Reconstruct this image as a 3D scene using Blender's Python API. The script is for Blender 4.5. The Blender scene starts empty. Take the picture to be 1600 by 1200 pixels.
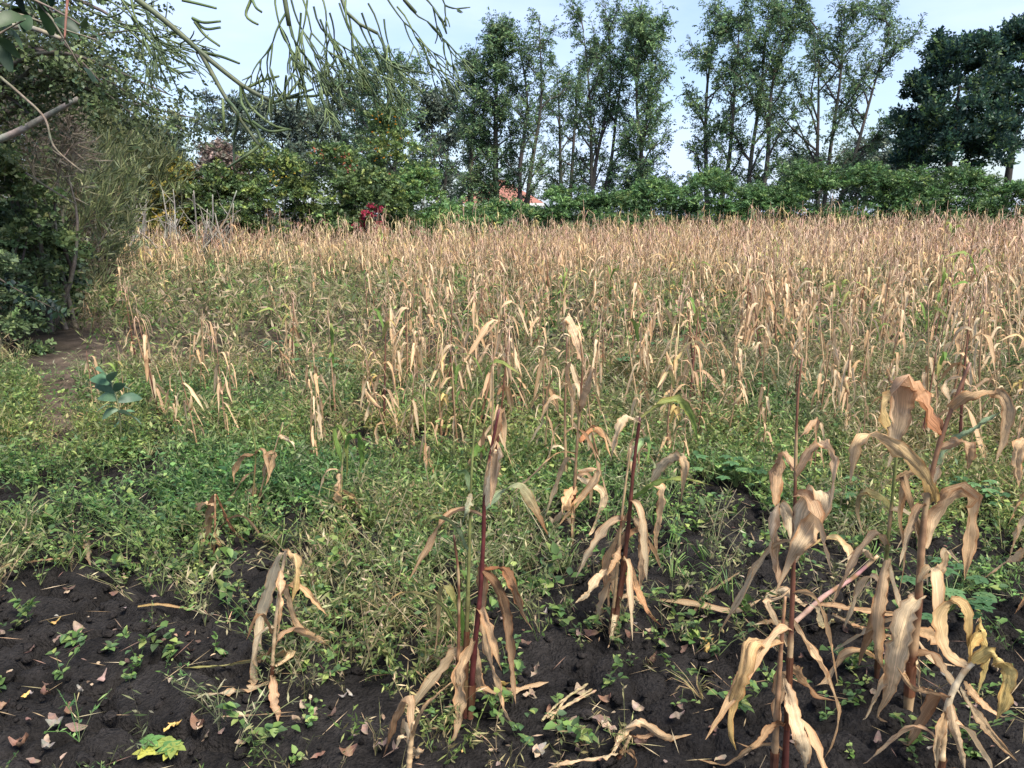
import bpy, math, random
import numpy as np

# ------------------------------------------------------------------ camera, world, sun, exposure
scene = bpy.context.scene
FPX = 1208.0                      # focal length in pixels of the 1600 px wide photograph
PITCH = math.radians(12.4)
CAM_Z = 1.65
cam_data = bpy.data.cameras.new('camera')
cam_data.sensor_width = 36.0
cam_data.lens = FPX / 1600.0 * 36.0
cam_data.clip_start = 0.05
cam_data.clip_end = 2000.0
cam = bpy.data.objects.new('camera', cam_data)
scene.collection.objects.link(cam)
cam.location = (0, 0, CAM_Z)
cam.rotation_euler = (math.pi / 2 - PITCH, 0, 0)
scene.camera = cam

SUN_EL = math.radians(56)
SUN_AZ = math.radians(140)       # measured from +Y towards +X (negative is to the left)
world = bpy.data.worlds.new('World')
scene.world = world
world.use_nodes = True
wt = world.node_tree
for n in list(wt.nodes):
    wt.nodes.remove(n)
w_out = wt.nodes.new('ShaderNodeOutputWorld')
w_bg = wt.nodes.new('ShaderNodeBackground')
w_sky = wt.nodes.new('ShaderNodeTexSky')
w_sky.sky_type = 'NISHITA'
w_sky.sun_disc = False
w_sky.sun_elevation = SUN_EL
w_sky.sun_rotation = SUN_AZ
w_sky.air_density = 1.0
w_sky.dust_density = 1.2
w_sky.ozone_density = 2.2
w_co = wt.nodes.new('ShaderNodeTexCoord')
w_map = wt.nodes.new('ShaderNodeMapping')
w_map.inputs['Scale'].default_value = (1.0, 1.0, 3.2)
w_map.inputs['Location'].default_value = (0.35, 0.1, 0.0)
w_noise = wt.nodes.new('ShaderNodeTexNoise')
w_noise.inputs['Scale'].default_value = 2.2
w_noise.inputs['Detail'].default_value = 7.0
w_noise.inputs['Roughness'].default_value = 0.55
w_ramp = wt.nodes.new('ShaderNodeValToRGB')
w_ramp.color_ramp.elements[0].position = 0.40
w_ramp.color_ramp.elements[0].color = (0.22, 0.22, 0.22, 1)
w_ramp.color_ramp.elements[1].position = 0.66
w_ramp.color_ramp.elements[1].color = (0.92, 0.92, 0.92, 1)
w_mix = wt.nodes.new('ShaderNodeMixRGB')
w_mix.inputs['Color2'].default_value = (3.9, 4.7, 6.8, 1)   # thin bright cloud layer
w_bg.inputs['Strength'].default_value = 0.077
wt.links.new(w_co.outputs['Generated'], w_map.inputs['Vector'])
wt.links.new(w_map.outputs['Vector'], w_noise.inputs['Vector'])
wt.links.new(w_noise.outputs['Fac'], w_ramp.inputs['Fac'])
wt.links.new(w_ramp.outputs['Color'], w_mix.inputs['Fac'])
wt.links.new(w_sky.outputs['Color'], w_mix.inputs['Color1'])
wt.links.new(w_mix.outputs['Color'], w_bg.inputs['Color'])
wt.links.new(w_bg.outputs['Background'], w_out.inputs['Surface'])

sun_data = bpy.data.lights.new('sun', 'SUN')
sun_data.energy = 3.0
sun_data.angle = math.radians(24)
sun_data.color = (1.0, 0.94, 0.84)
sun = bpy.data.objects.new('sun', sun_data)
scene.collection.objects.link(sun)
sdir = np.array([math.sin(SUN_AZ) * math.cos(SUN_EL), math.cos(SUN_AZ) * math.cos(SUN_EL), math.sin(SUN_EL)])
from mathutils import Vector
sun.rotation_euler = Vector(sdir).to_track_quat('Z', 'Y').to_euler()
sun.location = (-20, 0, 40)

scene.view_settings.view_transform = 'Standard'
scene.view_settings.look = 'None'
scene.view_settings.exposure = 1.58
scene.view_settings.gamma = 1.0
scene.view_settings.use_curve_mapping = False
scene.cycles.use_denoising = True
scene.cycles.max_bounces = 5
scene.cycles.diffuse_bounces = 2
scene.cycles.transmission_bounces = 3
scene.cycles.transparent_max_bounces = 4

# ------------------------------------------------------------------ helpers
rng = np.random.default_rng(11)
COL = scene.collection
SP, CP = math.sin(PITCH), math.cos(PITCH)

def ray(px, py):
    u = (px - 800) / FPX; v = (600 - py) / FPX
    return np.array([u, CP + v * SP, -SP + v * CP])

def at(px, py, Y):
    d = ray(px, py)
    return np.array([0, 0, CAM_Z]) + d * (Y / d[1])

def ground_at(px, py):
    d = ray(px, py)
    return np.array([0, 0, CAM_Z]) + d * (-CAM_Z / d[2])

def to_px(x, y, z):
    dz = z - CAM_Z
    f = y * CP - dz * SP
    up = y * SP + dz * CP
    return 800 + FPX * x / f, 600 - FPX * up / f

def hash2(ix, iy, s):
    h = np.sin(ix * 127.1 + iy * 311.7 + s * 74.7) * 43758.5453
    return h - np.floor(h)

def vnoise(x, y, s=0.0):
    ix = np.floor(x); iy = np.floor(y); fx = x - ix; fy = y - iy
    fx = fx * fx * (3 - 2 * fx); fy = fy * fy * (3 - 2 * fy)
    a = hash2(ix, iy, s); b = hash2(ix + 1, iy, s); c = hash2(ix, iy + 1, s); d = hash2(ix + 1, iy + 1, s)
    return (a * (1 - fx) + b * fx) * (1 - fy) + (c * (1 - fx) + d * fx) * fy

def fbm(x, y, s=0.0, o=4):
    t = 0; a = 0.5
    for k in range(o):
        t = t + a * vnoise(x * 2 ** k, y * 2 ** k, s + k * 3.3); a *= 0.5
    return t

def hgt(x, y):
    x = np.asarray(x, float); y = np.asarray(y, float)
    near = np.clip(1.4 - np.hypot(x, y) / 60.0, 0, 1)
    return ((fbm(x * 0.9, y * 0.9, 1.0, 3) - 0.44) * 0.10 + (fbm(x * 4.0, y * 4.0, 5.0, 2) - 0.38) * 0.035) * near

def cracks(x, y):
    wx = x + (fbm(x * 5, y * 5, 20.0, 2) - 0.38) * 0.16
    wy = y + (fbm(x * 5, y * 5, 31.0, 2) - 0.38) * 0.16
    out = 0
    for cs, wid, dep, s in ((0.36, 0.060, 0.075, 41.0), (0.14, 0.10, 0.026, 53.0)):
        gx = wx / cs; gy = wy / cs
        ix = np.floor(gx); iy = np.floor(gy)
        f1 = np.full(x.shape, 9.0); f2 = np.full(x.shape, 9.0)
        for dx in (-1, 0, 1):
            for dy in (-1, 0, 1):
                cx = ix + dx + 0.1 + 0.8 * hash2(ix + dx, iy + dy, s)
                cy = iy + dy + 0.1 + 0.8 * hash2(ix + dx, iy + dy, s + 9.1)
                d = np.hypot(cx - gx, cy - gy)
                m = d < f1
                f2 = np.where(m, f1, np.minimum(f2, d)); f1 = np.where(m, d, f1)
        e = np.clip(1 - (f2 - f1) / (wid * 2), 0, 1)
        keep = np.clip((fbm(x * 1.6, y * 1.6, s + 2, 2) - 0.24) * 6, 0, 1)
        out = out - e ** 0.6 * dep * keep
    return out

def norm(v):
    v = np.asarray(v, float)
    return v / np.maximum(np.linalg.norm(v, axis=-1, keepdims=True), 1e-9)

class MB:
    def __init__(self):
        self.V = []; self.Q = []; self.T = []; self.C = []; self.S = []; self.n = 0
    def add(self, V, Q=None, T=None, C=(0.5, 0.5, 0.5), S=None):
        V = np.asarray(V, float).reshape(-1, 3); m = len(V)
        C = np.asarray(C, float)
        if C.ndim == 1: C = np.tile(C, (m, 1))
        if S is None: S = np.zeros((m, 2))
        if Q is not None and len(Q): self.Q.append(np.asarray(Q, int).reshape(-1, 4) + self.n)
        if T is not None and len(T): self.T.append(np.asarray(T, int).reshape(-1, 3) + self.n)
        self.V.append(V); self.C.append(C); self.S.append(np.asarray(S, float)); self.n += m
    def arrays(self):
        V = np.concatenate(self.V); C = np.concatenate(self.C); S = np.concatenate(self.S)
        Q = np.concatenate(self.Q) if self.Q else np.zeros((0, 4), int)
        T = np.concatenate(self.T) if self.T else np.zeros((0, 3), int)
        return V, Q, T, C, S
    def mesh(self, name, smooth=True, origin=None):
        V, Q, T, C, S = self.arrays()
        if origin is not None: V = V - np.asarray(origin)
        me = bpy.data.meshes.new(name)
        me.vertices.add(len(V)); me.vertices.foreach_set('co', V.astype(np.float32).ravel())
        nl = Q.size + T.size
        me.loops.add(nl); me.loops.foreach_set('vertex_index', np.concatenate([Q.ravel(), T.ravel()]).astype(np.int32))
        me.polygons.add(len(Q) + len(T))
        ls = np.concatenate([np.arange(len(Q)) * 4, Q.size + np.arange(len(T)) * 3]).astype(np.int32)
        me.polygons.foreach_set('loop_start', ls)
        me.polygons.foreach_set('use_smooth', np.full(len(Q) + len(T), smooth, dtype=bool))
        a = me.attributes.new('tone', 'FLOAT_COLOR', 'POINT')
        a.data.foreach_set('color', np.hstack([C, np.ones((len(C), 1))]).astype(np.float32).ravel())
        b = me.attributes.new('st', 'FLOAT2', 'POINT')
        b.data.foreach_set('vector', S.astype(np.float32).ravel())
        me.update(calc_edges=True)
        return me
    def build(self, name, mat, parent=None, origin=None, smooth=True):
        me = self.mesh(name, smooth, origin)
        me.materials.append(mat)
        o = bpy.data.objects.new(name, me); COL.objects.link(o)
        if parent is not None: o.parent = parent
        elif origin is not None: o.location = origin
        return o

def empty(name, loc, label, cat, group=None):
    o = bpy.data.objects.new(name, None); COL.objects.link(o)
    o.location = loc; o.empty_display_size = 0.1
    return tag(o, label, cat, group)

def tag(o, label=None, cat=None, group=None, kind=None):
    if label: o['label'] = label
    if cat: o['category'] = cat
    if group: o['group'] = group
    if kind: o['kind'] = kind
    return o

def spline(P, n):
    P = np.asarray(P, float)
    if len(P) == 2:
        t = np.linspace(0, 1, n)[:, None]
        return P[0] * (1 - t) + P[1] * t
    d = np.r_[0, np.cumsum(np.maximum(np.linalg.norm(np.diff(P, axis=0), axis=1), 1e-6))]
    E = np.vstack([2 * P[0] - P[1], P, 2 * P[-1] - P[-2]])
    ts = np.linspace(0, d[-1], n); out = np.zeros((n, P.shape[1]))
    for i, t in enumerate(ts):
        k = min(np.searchsorted(d, t, side='right') - 1, len(P) - 2)
        u = (t - d[k]) / (d[k + 1] - d[k])
        a, b, c, e = E[k], E[k + 1], E[k + 2], E[k + 3]
        out[i] = 0.5 * ((2 * b) + (c - a) * u + (2 * a - 5 * b + 4 * c - e) * u * u + (3 * b - a - 3 * c + e) * u ** 3)
    return out

def frames(P, side0=None, twist=None, fixed=False):
    P = np.asarray(P, float); n = len(P)
    T = norm(np.gradient(P, axis=0))
    s = np.array(side0 if side0 is not None else (1, 0.2, 0.05), float)
    s0 = norm(s)
    S = np.zeros_like(P)
    for i in range(n):
        if fixed: s = s0
        s2 = s - T[i] * np.dot(s, T[i])
        if np.linalg.norm(s2) < 1e-3:
            s2 = np.cross(T[i], (0.3, 0.9, 0.2))
        s = norm(s2); S[i] = s
    N = np.cross(T, S)
    if twist is not None:
        c = np.cos(twist)[:, None]; q = np.sin(twist)[:, None]
        S, N = S * c + N * q, N * c - S * q
    return T, S, N

def tube(mb, P, R, k=6, C=(0.2, 0.15, 0.1), cap=True):
    P = np.asarray(P, float); n = len(P); R = np.broadcast_to(np.asarray(R, float), (n,))
    T, S, N = frames(P, (1, 0.13, 0.21))
    a = np.arange(k) / k * 2 * math.pi
    V = P[:, None] + R[:, None, None] * (S[:, None] * np.cos(a)[None, :, None] + N[:, None] * np.sin(a)[None, :, None])
    i = np.arange(n - 1)[:, None] * k; j = np.arange(k)[None]; j2 = (j + 1) % k
    Q = np.stack([i + j, i + j2, i + k + j2, i + k + j], -1).reshape(-1, 4)
    C = np.asarray(C, float)
    if C.ndim == 2: C = np.repeat(C, k, axis=0)
    L = np.r_[0, np.cumsum(np.linalg.norm(np.diff(P, axis=0), axis=1))]
    st = np.stack([np.tile(np.arange(k) / k, n), np.repeat(L, k)], -1)
    Tt = []
    if cap:
        Tt = [[(n - 1) * k, (n - 1) * k + m, (n - 1) * k + m + 1] for m in range(1, k - 1)]
    mb.add(V.reshape(-1, 3), Q, Tt, C, st)

def ribbon(mb, P, W, C, side0, twist=None, k=4, fold=0.3, wave=0.0, wf=5.0, ph=0.0, fixed=False, crumple=0.0, rg=None, ragged=0.0):
    n = len(P)
    T, S, N = frames(P, side0, twist, fixed)
    u = np.linspace(-1, 1, k + 1)
    t = np.linspace(0, 1, n)
    off = fold * np.abs(u)[None, :] * np.ones((n, 1))
    off = off + wave * (np.abs(u) ** 2)[None, :] * np.sin(t[:, None] * wf * 2 * math.pi + ph + 1.7 * np.sign(u)[None, :])
    if crumple:
        rg = rg or rng
        if k > 2:      # lengthwise pleats
            kp = np.array([np.interp(t, np.linspace(0, 1, 4), rg.normal(0, 2.4 * crumple, 4)) for _ in range(k + 1)]).T
            off = off + kp
        off = off + crumple * rg.normal(0, 1, (n, k + 1)) + crumple * 1.2 * np.cumsum(rg.normal(0, .5, (n, 1)), 0) * 0
    uu = np.tile(u, (n, 1))
    if ragged:
        rg = rg or rng
        uu = np.where(uu < 0, uu * (1 + ragged * rg.normal(0, 1, (n, 1)) - ragged * 4 * (rg.random((n, 1)) < .08)), uu * (1 + ragged * rg.normal(0, 1, (n, 1)) - ragged * 4 * (rg.random((n, 1)) < .08)))
    V = P[:, None] + S[:, None] * (uu[:, :, None] * W[:, None, None] * 0.5) + N[:, None] * (off * W[:, None] * 0.5)[..., None]
    m = k + 1
    i = np.arange(n - 1)[:, None] * m; j = np.arange(k)[None]
    Q = np.stack([i + j, i + j + 1, i + m + j + 1, i + m + j], -1).reshape(-1, 4)
    C = np.asarray(C, float)
    if C.ndim == 2: C = np.repeat(C, m, axis=0)
    L = np.r_[0, np.cumsum(np.linalg.norm(np.diff(P, axis=0), axis=1))]
    st = np.stack([np.tile(u, n), np.repeat(L, m) + ph], -1)
    mb.add(V.reshape(-1, 3), Q, None, C, st)

def leaves(mb, P, D, L, W, C, up=0.6, fold=0.18, hexa=False, rg=None):
    """many small leaves at once: P base points, D directions"""
    rg = rg or rng
    P = np.asarray(P, float); n = len(P)
    if n == 0: return
    D = norm(D); L = np.broadcast_to(L, (n,)).reshape(-1, 1); W = np.broadcast_to(W, (n,)).reshape(-1, 1)
    r = rg.normal(size=(n, 3)); r = norm(r) * (1 - up) + np.array([0, 0, up])
    S = norm(np.cross(D, r)); N = np.cross(S, D)
    C = np.asarray(C, float)
    if C.ndim == 1: C = np.tile(C, (n, 1))
    if hexa:
        pts = [P, P + D * L * .28 + S * W * .5 + N * W * fold, P + D * L * .66 + S * W * .36 + N * W * fold * .7, P + D * L - N * L * .08,
               P + D * L * .66 - S * W * .36 + N * W * fold * .7, P + D * L * .28 - S * W * .5 + N * W * fold]
        V = np.stack(pts, 1).reshape(-1, 3); b = np.arange(n)[:, None] * 6
        Q = np.concatenate([b + np.array([[0, 1, 2, 3]]), b + np.array([[0, 3, 4, 5]])])
        st = np.tile(np.array([[0, 0], [1, .3], [.7, .66], [0, 1], [-.7, .66], [-1, .3]]), (n, 1))
        mb.add(V, Q, None, np.repeat(C, 6, axis=0), st)
    else:
        pts = [P, P + D * L * .45 + S * W * .5 + N * W * fold, P + D * L, P + D * L * .45 - S * W * .5 + N * W * fold]
        V = np.stack(pts, 1).reshape(-1, 3); b = np.arange(n)[:, None] * 4
        st = np.tile(np.array([[0, 0], [1, .5], [0, 1], [-1, .5]]), (n, 1))
        mb.add(V, b + np.array([[0, 1, 2, 3]]), None, np.repeat(C, 4, axis=0), st)

def scatter(mb, proto, X, rot, sc, tint=None, tilt=None):
    """copies of a small mesh joined into one: positions X (m,3)"""
    V, Q, T, C, S = proto; m = len(X); n = len(V)
    if m == 0: return
    c = np.cos(rot)[:, None]; s = np.sin(rot)[:, None]
    if np.ndim(sc) == 1: sc = np.stack([sc, sc, sc], 1)
    x = V[None, :, 0] * sc[:, :1]; y = V[None, :, 1] * sc[:, 1:2]; z = V[None, :, 2] * sc[:, 2:3]
    Xo = x * c - y * s; Yo = x * s + y * c
    if tilt is not None:
        Xo = Xo + tilt[:, :1] * z; Yo = Yo + tilt[:, 1:2] * z
    W = np.stack([Xo, Yo, np.broadcast_to(z, Xo.shape)], -1) + X[:, None]
    o = (np.arange(m) * n)[:, None, None]
    CC = np.broadcast_to(C[None], (m, n, 3))
    if tint is not None: CC = CC * tint[:, None]
    mb.add(W.reshape(-1, 3), (Q[None] + o).reshape(-1, 4) if len(Q) else None, (T[None] + o).reshape(-1, 3) if len(T) else None,
           CC.reshape(-1, 3), np.tile(S, (m, 1)))

def jit(c, n, v=0.18, hue=0.06, rg=None):
    rg = rg or rng
    c = np.asarray(c, float)
    return np.clip(c[None] * (1 + rg.normal(0, v, (n, 1))) * (1 + rg.normal(0, hue, (n, 3))), 0.004, 0.95)

def mixc(cols, wts, n, v=0.15, rg=None):
    rg = rg or rng
    k = rg.choice(len(cols), n, p=np.array(wts) / np.sum(wts))
    return np.clip(np.asarray(cols, float)[k] * (1 + rg.normal(0, v, (n, 1))) * (1 + rg.normal(0, .05, (n, 3))), .004, .95)

# ------------------------------------------------------------------ materials
def nodes(name):
    m = bpy.data.materials.new(name); m.use_nodes = True
    t = m.node_tree
    for n in list(t.nodes): t.nodes.remove(n)
    return m, t, t.nodes.new('ShaderNodeOutputMaterial')

def N(t, k, **kw):
    n = t.nodes.new('ShaderNode' + k)
    for a, b in kw.items():
        if a in n.inputs: n.inputs[a].default_value = b
        else: setattr(n, a, b)
    return n

def plant_mat(name, trans=0.3, rough=0.6, spec=0.25, streak=False, rnd=0.22, bump=0.0, mscale=18.0, mamt=0.25):
    m, t, out = nodes(name); L = t.links.new
    at_ = N(t, 'Attribute', attribute_name='tone')
    oi = N(t, 'ObjectInfo')
    mr = N(t, 'MapRange'); mr.inputs['To Min'].default_value = 1 - rnd; mr.inputs['To Max'].default_value = 1 + rnd
    L(oi.outputs['Random'], mr.inputs['Value'])
    nz = N(t, 'TexNoise', Scale=mscale, Detail=4.0, Roughness=0.6)
    if streak:
        st = N(t, 'Attribute', attribute_name='st')
        mp = N(t, 'Mapping'); mp.inputs['Scale'].default_value = (11.0, 3.0, 1.0)
        L(st.outputs['Vector'], mp.inputs['Vector']); L(mp.outputs['Vector'], nz.inputs['Vector'])
        nz.inputs['Scale'].default_value = 1.6
    else:
        g = N(t, 'NewGeometry'); L(g.outputs['Position'], nz.inputs['Vector'])
    mr2 = N(t, 'MapRange'); mr2.inputs['From Min'].default_value = 0.25; mr2.inputs['From Max'].default_value = 0.75
    mr2.inputs['To Min'].default_value = 1 - mamt; mr2.inputs['To Max'].default_value = 1 + mamt
    L(nz.outputs['Fac'], mr2.inputs['Value'])
    mu = N(t, 'Math', operation='MULTIPLY'); L(mr.outputs['Result'], mu.inputs[0]); L(mr2.outputs['Result'], mu.inputs[1])
    vm = N(t, 'VectorMath', operation='SCALE'); L(at_.outputs['Color'], vm.inputs[0]); L(mu.outputs['Value'], vm.inputs['Scale'])
    col = vm.outputs['Vector']
    if streak:
        # brown spots and dry blotches that belong to the leaf itself
        sp = N(t, 'TexNoise', Scale=0.9, Detail=5.0, Roughness=0.75)
        st2 = N(t, 'Mapping'); st2.inputs['Scale'].default_value = (2.2, 22.0, 1.0)
        L(st.outputs['Vector'], st2.inputs['Vector']); L(st2.outputs['Vector'], sp.inputs['Vector'])
        rp = N(t, 'MapRange'); rp.inputs['From Min'].default_value = 0.58; rp.inputs['From Max'].default_value = 0.78
        L(sp.outputs['Fac'], rp.inputs['Value'])
        mx = N(t, 'MixRGB', blend_type='MULTIPLY'); mx.inputs['Color2'].default_value = (0.60, 0.45, 0.33, 1)
        L(rp.outputs['Result'], mx.inputs['Fac']); L(col, mx.inputs['Color1']); col = mx.outputs['Color']
        # rusty margins and a paler midrib
        sx = N(t, 'SeparateXYZ'); L(st.outputs['Vector'], sx.inputs[0])
        ab = N(t, 'Math', operation='ABSOLUTE'); L(sx.outputs['X'], ab.inputs[0])
        ad = N(t, 'Math', operation='ADD'); L(ab.outputs[0], ad.inputs[0]); L(sp.outputs['Fac'], ad.inputs[1])
        re_ = N(t, 'MapRange'); re_.inputs['From Min'].default_value = 1.15; re_.inputs['From Max'].default_value = 1.55; re_.inputs['To Max'].default_value = 0.75
        L(ad.outputs[0], re_.inputs['Value'])
        m2 = N(t, 'MixRGB', blend_type='MULTIPLY'); m2.inputs['Color2'].default_value = (0.66, 0.42, 0.27, 1)
        L(re_.outputs['Result'], m2.inputs['Fac']); L(col, m2.inputs['Color1']); col = m2.outputs['Color']
        rm = N(t, 'MapRange'); rm.inputs['From Min'].default_value = 0.03; rm.inputs['From Max'].default_value = 0.10; rm.inputs['To Min'].default_value = 1.22; rm.inputs['To Max'].default_value = 1.0
        L(ab.outputs[0], rm.inputs['Value'])
        v3 = N(t, 'VectorMath', operation='SCALE'); L(col, v3.inputs[0]); L(rm.outputs['Result'], v3.inputs['Scale']); col = v3.outputs['Vector']
    b = N(t, 'BsdfPrincipled', Roughness=rough)
    b.inputs['Specular IOR Level'].default_value = spec
    L(col, b.inputs['Base Color'])
    if bump:
        bn = N(t, 'Bump', Strength=bump, Distance=0.004); L(nz.outputs['Fac'], bn.inputs['Height']); L(bn.outputs['Normal'], b.inputs['Normal'])
    if trans > 0:
        tr = N(t, 'BsdfTranslucent'); L(col, tr.inputs['Color'])
        ms = N(t, 'MixShader', Fac=trans); L(b.outputs[0], ms.inputs[1]); L(tr.outputs[0], ms.inputs[2]); L(ms.outputs[0], out.inputs['Surface'])
    else:
        L(b.outputs[0], out.inputs['Surface'])
    return m

M_DRY = plant_mat('dry_maize_leaf', trans=0.34, rough=0.62, spec=0.2, streak=True, rnd=0.20, bump=0.9, mamt=0.50)
M_STALK = plant_mat('maize_stalk', trans=0.0, rough=0.42, spec=0.35, rnd=0.15, mscale=35.0, mamt=0.35)
M_FOL = plant_mat('foliage', trans=0.32, rough=0.5, spec=0.3, rnd=0.10, mscale=1.1, mamt=0.22)
M_WEED = plant_mat('weed_leaf', trans=0.42, rough=0.5, spec=0.28, rnd=0.18, mscale=3.0, mamt=0.25)
M_GLOSS = plant_mat('broad_leaf', trans=0.25, rough=0.48, spec=0.32, rnd=0.15, mscale=30.0, mamt=0.2)
M_BARK = plant_mat('bark', trans=0.0, rough=0.85, spec=0.1, rnd=0.1, mscale=22.0, mamt=0.4, bump=0.8)
M_PENCIL = plant_mat('green_pencil_stem', trans=0.0, rough=0.5, spec=0.3, rnd=0.15, mscale=40.0, mamt=0.25)
M_LITTER = plant_mat('fallen_leaf', trans=0.1, rough=0.7, spec=0.15, rnd=0.25, mscale=60.0, mamt=0.35, bump=0.4)

def soil_mat():
    m, t, out = nodes('black_cotton_soil'); L = t.links.new
    g = N(t, 'NewGeometry')
    at_ = N(t, 'Attribute', attribute_name='tone')
    n1 = N(t, 'TexNoise', Scale=55.0, Detail=8.0, Roughness=0.65); L(g.outputs['Position'], n1.inputs['Vector'])
    n2 = N(t, 'TexNoise', Scale=5.0, Detail=5.0); L(g.outputs['Position'], n2.inputs['Vector'])
    n3 = N(t, 'TexVoronoi', Scale=85.0); L(g.outputs['Position'], n3.inputs['Vector'])
    r1 = N(t, 'MapRange'); r1.inputs['From Min'].default_value = .3; r1.inputs['From Max'].default_value = .75
    r1.inputs['To Min'].default_value = .6; r1.inputs['To Max'].default_value = 1.5
    L(n1.outputs['Fac'], r1.inputs['Value'])
    r2 = N(t, 'MapRange'); r2.inputs['From Min'].default_value = .3; r2.inputs['From Max'].default_value = .7
    r2.inputs['To Min'].default_value = .6; r2.inputs['To Max'].default_value = 1.7
    L(n2.outputs['Fac'], r2.inputs['Value'])
    mu = N(t, 'Math', operation='MULTIPLY'); L(r1.outputs[0], mu.inputs[0]); L(r2.outputs[0], mu.inputs[1])
    vm = N(t, 'VectorMath', operation='SCALE'); L(at_.outputs['Color'], vm.inputs[0]); L(mu.outputs[0], vm.inputs['Scale'])
    b = N(t, 'BsdfPrincipled', Roughness=0.92); b.inputs['Specular IOR Level'].default_value = 0.10
    L(vm.outputs[0], b.inputs['Base Color'])
    ad = N(t, 'Math', operation='MULTIPLY_ADD'); L(n3.outputs['Distance'], ad.inputs[0]); ad.inputs[1].default_value = -0.5; L(n1.outputs['Fac'], ad.inputs[2])
    bp = N(t, 'Bump', Strength=1.0, Distance=0.025); L(ad.outputs[0], bp.inputs['Height']); L(bp.outputs[0], b.inputs['Normal'])
    L(b.outputs[0], out.inputs['Surface'])
    return m
M_SOIL = soil_mat()

def plain_mat(name, c, rough=0.8, nscale=8.0, amt=0.2, wave=None):
    m, t, out = nodes(name); L = t.links.new
    g = N(t, 'NewGeometry'); n1 = N(t, 'TexNoise', Scale=nscale, Detail=5.0); L(g.outputs['Position'], n1.inputs['Vector'])
    r = N(t, 'MapRange'); r.inputs['To Min'].default_value = 1 - amt; r.inputs['To Max'].default_value = 1 + amt; L(n1.outputs['Fac'], r.inputs['Value'])
    vm = N(t, 'VectorMath', operation='SCALE'); vm.inputs[0].default_value = c; L(r.outputs[0], vm.inputs['Scale'])
    b = N(t, 'BsdfPrincipled', Roughness=rough); L(vm.outputs[0], b.inputs['Base Color']); L(b.outputs[0], out.inputs['Surface'])
    if wave:
        w = N(t, 'TexWave', Scale=wave, bands_direction='X'); L(g.outputs['Position'], w.inputs['Vector'])
        bp = N(t, 'Bump', Strength=0.6, Distance=0.03); L(w.outputs['Fac'], bp.inputs['Height']); L(bp.outputs[0], b.inputs['Normal'])
    return m
# ------------------------------------------------------------------ ground
def in_ell(px, py, lst):
    v = np.zeros(np.shape(px))
    for cx, cy, rx, ry, a in lst:
        v = np.maximum(v, a * np.clip(1.5 - np.hypot((px - cx) / rx, (py - cy) / ry) , 0, 1))
    return v

def build_ground():
    r = [0.35]
    while r[-1] < 1.6: r.append(r[-1] * 1.12)
    while r[-1] < 8.5: r.append(r[-1] * 1.006)
    while r[-1] < 20: r.append(r[-1] * 1.014)
    while r[-1] < 900: r.append(r[-1] * 1.09)
    r = np.array(r)
    th = np.concatenate([np.linspace(-math.pi, -0.86, 22)[:-1], np.linspace(-0.86, 0.86, 305), np.linspace(0.86, math.pi, 22)[1:]])
    Rr, Th = np.meshgrid(r, th, indexing='ij')
    X = Rr * np.sin(Th); Y = Rr * np.cos(Th)
    Z = hgt(X, Y)
    near = np.clip((9.5 - Rr) / 3.0, 0, 1)
    det = (fbm(X * 9, Y * 9, 77.0, 3) - 0.43) * 0.048 + np.abs(fbm(X * 30, Y * 30, 91.0, 2) - 0.37) * 0.055 - .009
    Z = Z + near * (det + cracks(X, Y))
    n, k = X.shape
    V = np.stack([X, Y, Z], -1).reshape(-1, 3)
    i = np.arange(n - 1)[:, None] * k; j = np.arange(k - 1)[None]
    Q = np.stack([i + j, i + j + 1, i + k + j + 1, i + k + j], -1).reshape(-1, 4)[:, ::-1]
    # the sheet's colours: black cotton soil, browner trodden path on the left, litter-covered soil in the field
    x, y = V[:, 0], V[:, 1]
    soil = np.array([0.0205, 0.0182, 0.0172]); path = np.array([0.105, 0.078, 0.058]); field = np.array([0.045, 0.036, 0.024])
    fld = np.clip((y - 4.5) / 5.0, 0, 1)[:, None] * np.clip(fbm(x * .8, y * .8, 3.0) * 2.2, 0, 1)[:, None]
    C = soil * (1 - fld) + field * fld
    pl = -(3.55 + 0.33 * (y - 5.0))     # centre line of the path
    pw = 1.0 * np.clip(1.25 - np.abs(x - pl) / (0.55 + 0.03 * y), 0, 1) * np.clip((y - 5) / 1.5, 0, 1) * np.clip((17 - y) / 4, 0, 1)
    pw = (pw * np.clip(fbm(x * 2.3, y * 2.3, 8.0) * 2.4 - .2, 0, 1))[:, None]
    C = C * (1 - pw) + path * pw
    mb = MB(); mb.add(V, Q, None, C)
    o = mb.build('ground', M_SOIL)
    o['kind'] = 'structure'; o['label'] = 'black cracked cotton soil of the field with a brown path at left'
build_ground()

def gz(x, y): return float(hgt(x, y))

# ------------------------------------------------------------------ foliage builders
def sprays(mb, B, D, Ls, m, lw, C, droop=0.25, spread=0.8, ll=0.35, rg=None, up=0.5):
    """n leafy sprays: a line of m leaflet pairs along each"""
    rg = rg or rng
    n = len(B); D = norm(D)
    S = norm(np.cross(D, norm(rg.normal(size=(n, 3))) * .6 + np.array([0, 0, .7])))
    Ls = np.broadcast_to(Ls, (n,))
    for j in range(m):
        t = (j + 0.5) / m
        for sgn in (-1, 1):
            tt = t + rg.uniform(-.25, .25, n) / m
            P = B + D * (Ls * tt)[:, None]; P[:, 2] -= droop * Ls * tt ** 2
            dd = D * (1 - .55 * spread) + S * (sgn * spread) + rg.normal(0, .22, (n, 3)); dd[:, 2] -= droop * .6 * t
            leaves(mb, P, dd, Ls * ll * (1 - .45 * t) * rg.uniform(.75, 1.2, n), Ls * lw * rg.uniform(.8, 1.2, n), C * rg.uniform(.85, 1.15, (n, 1)), up=up, rg=rg)

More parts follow.
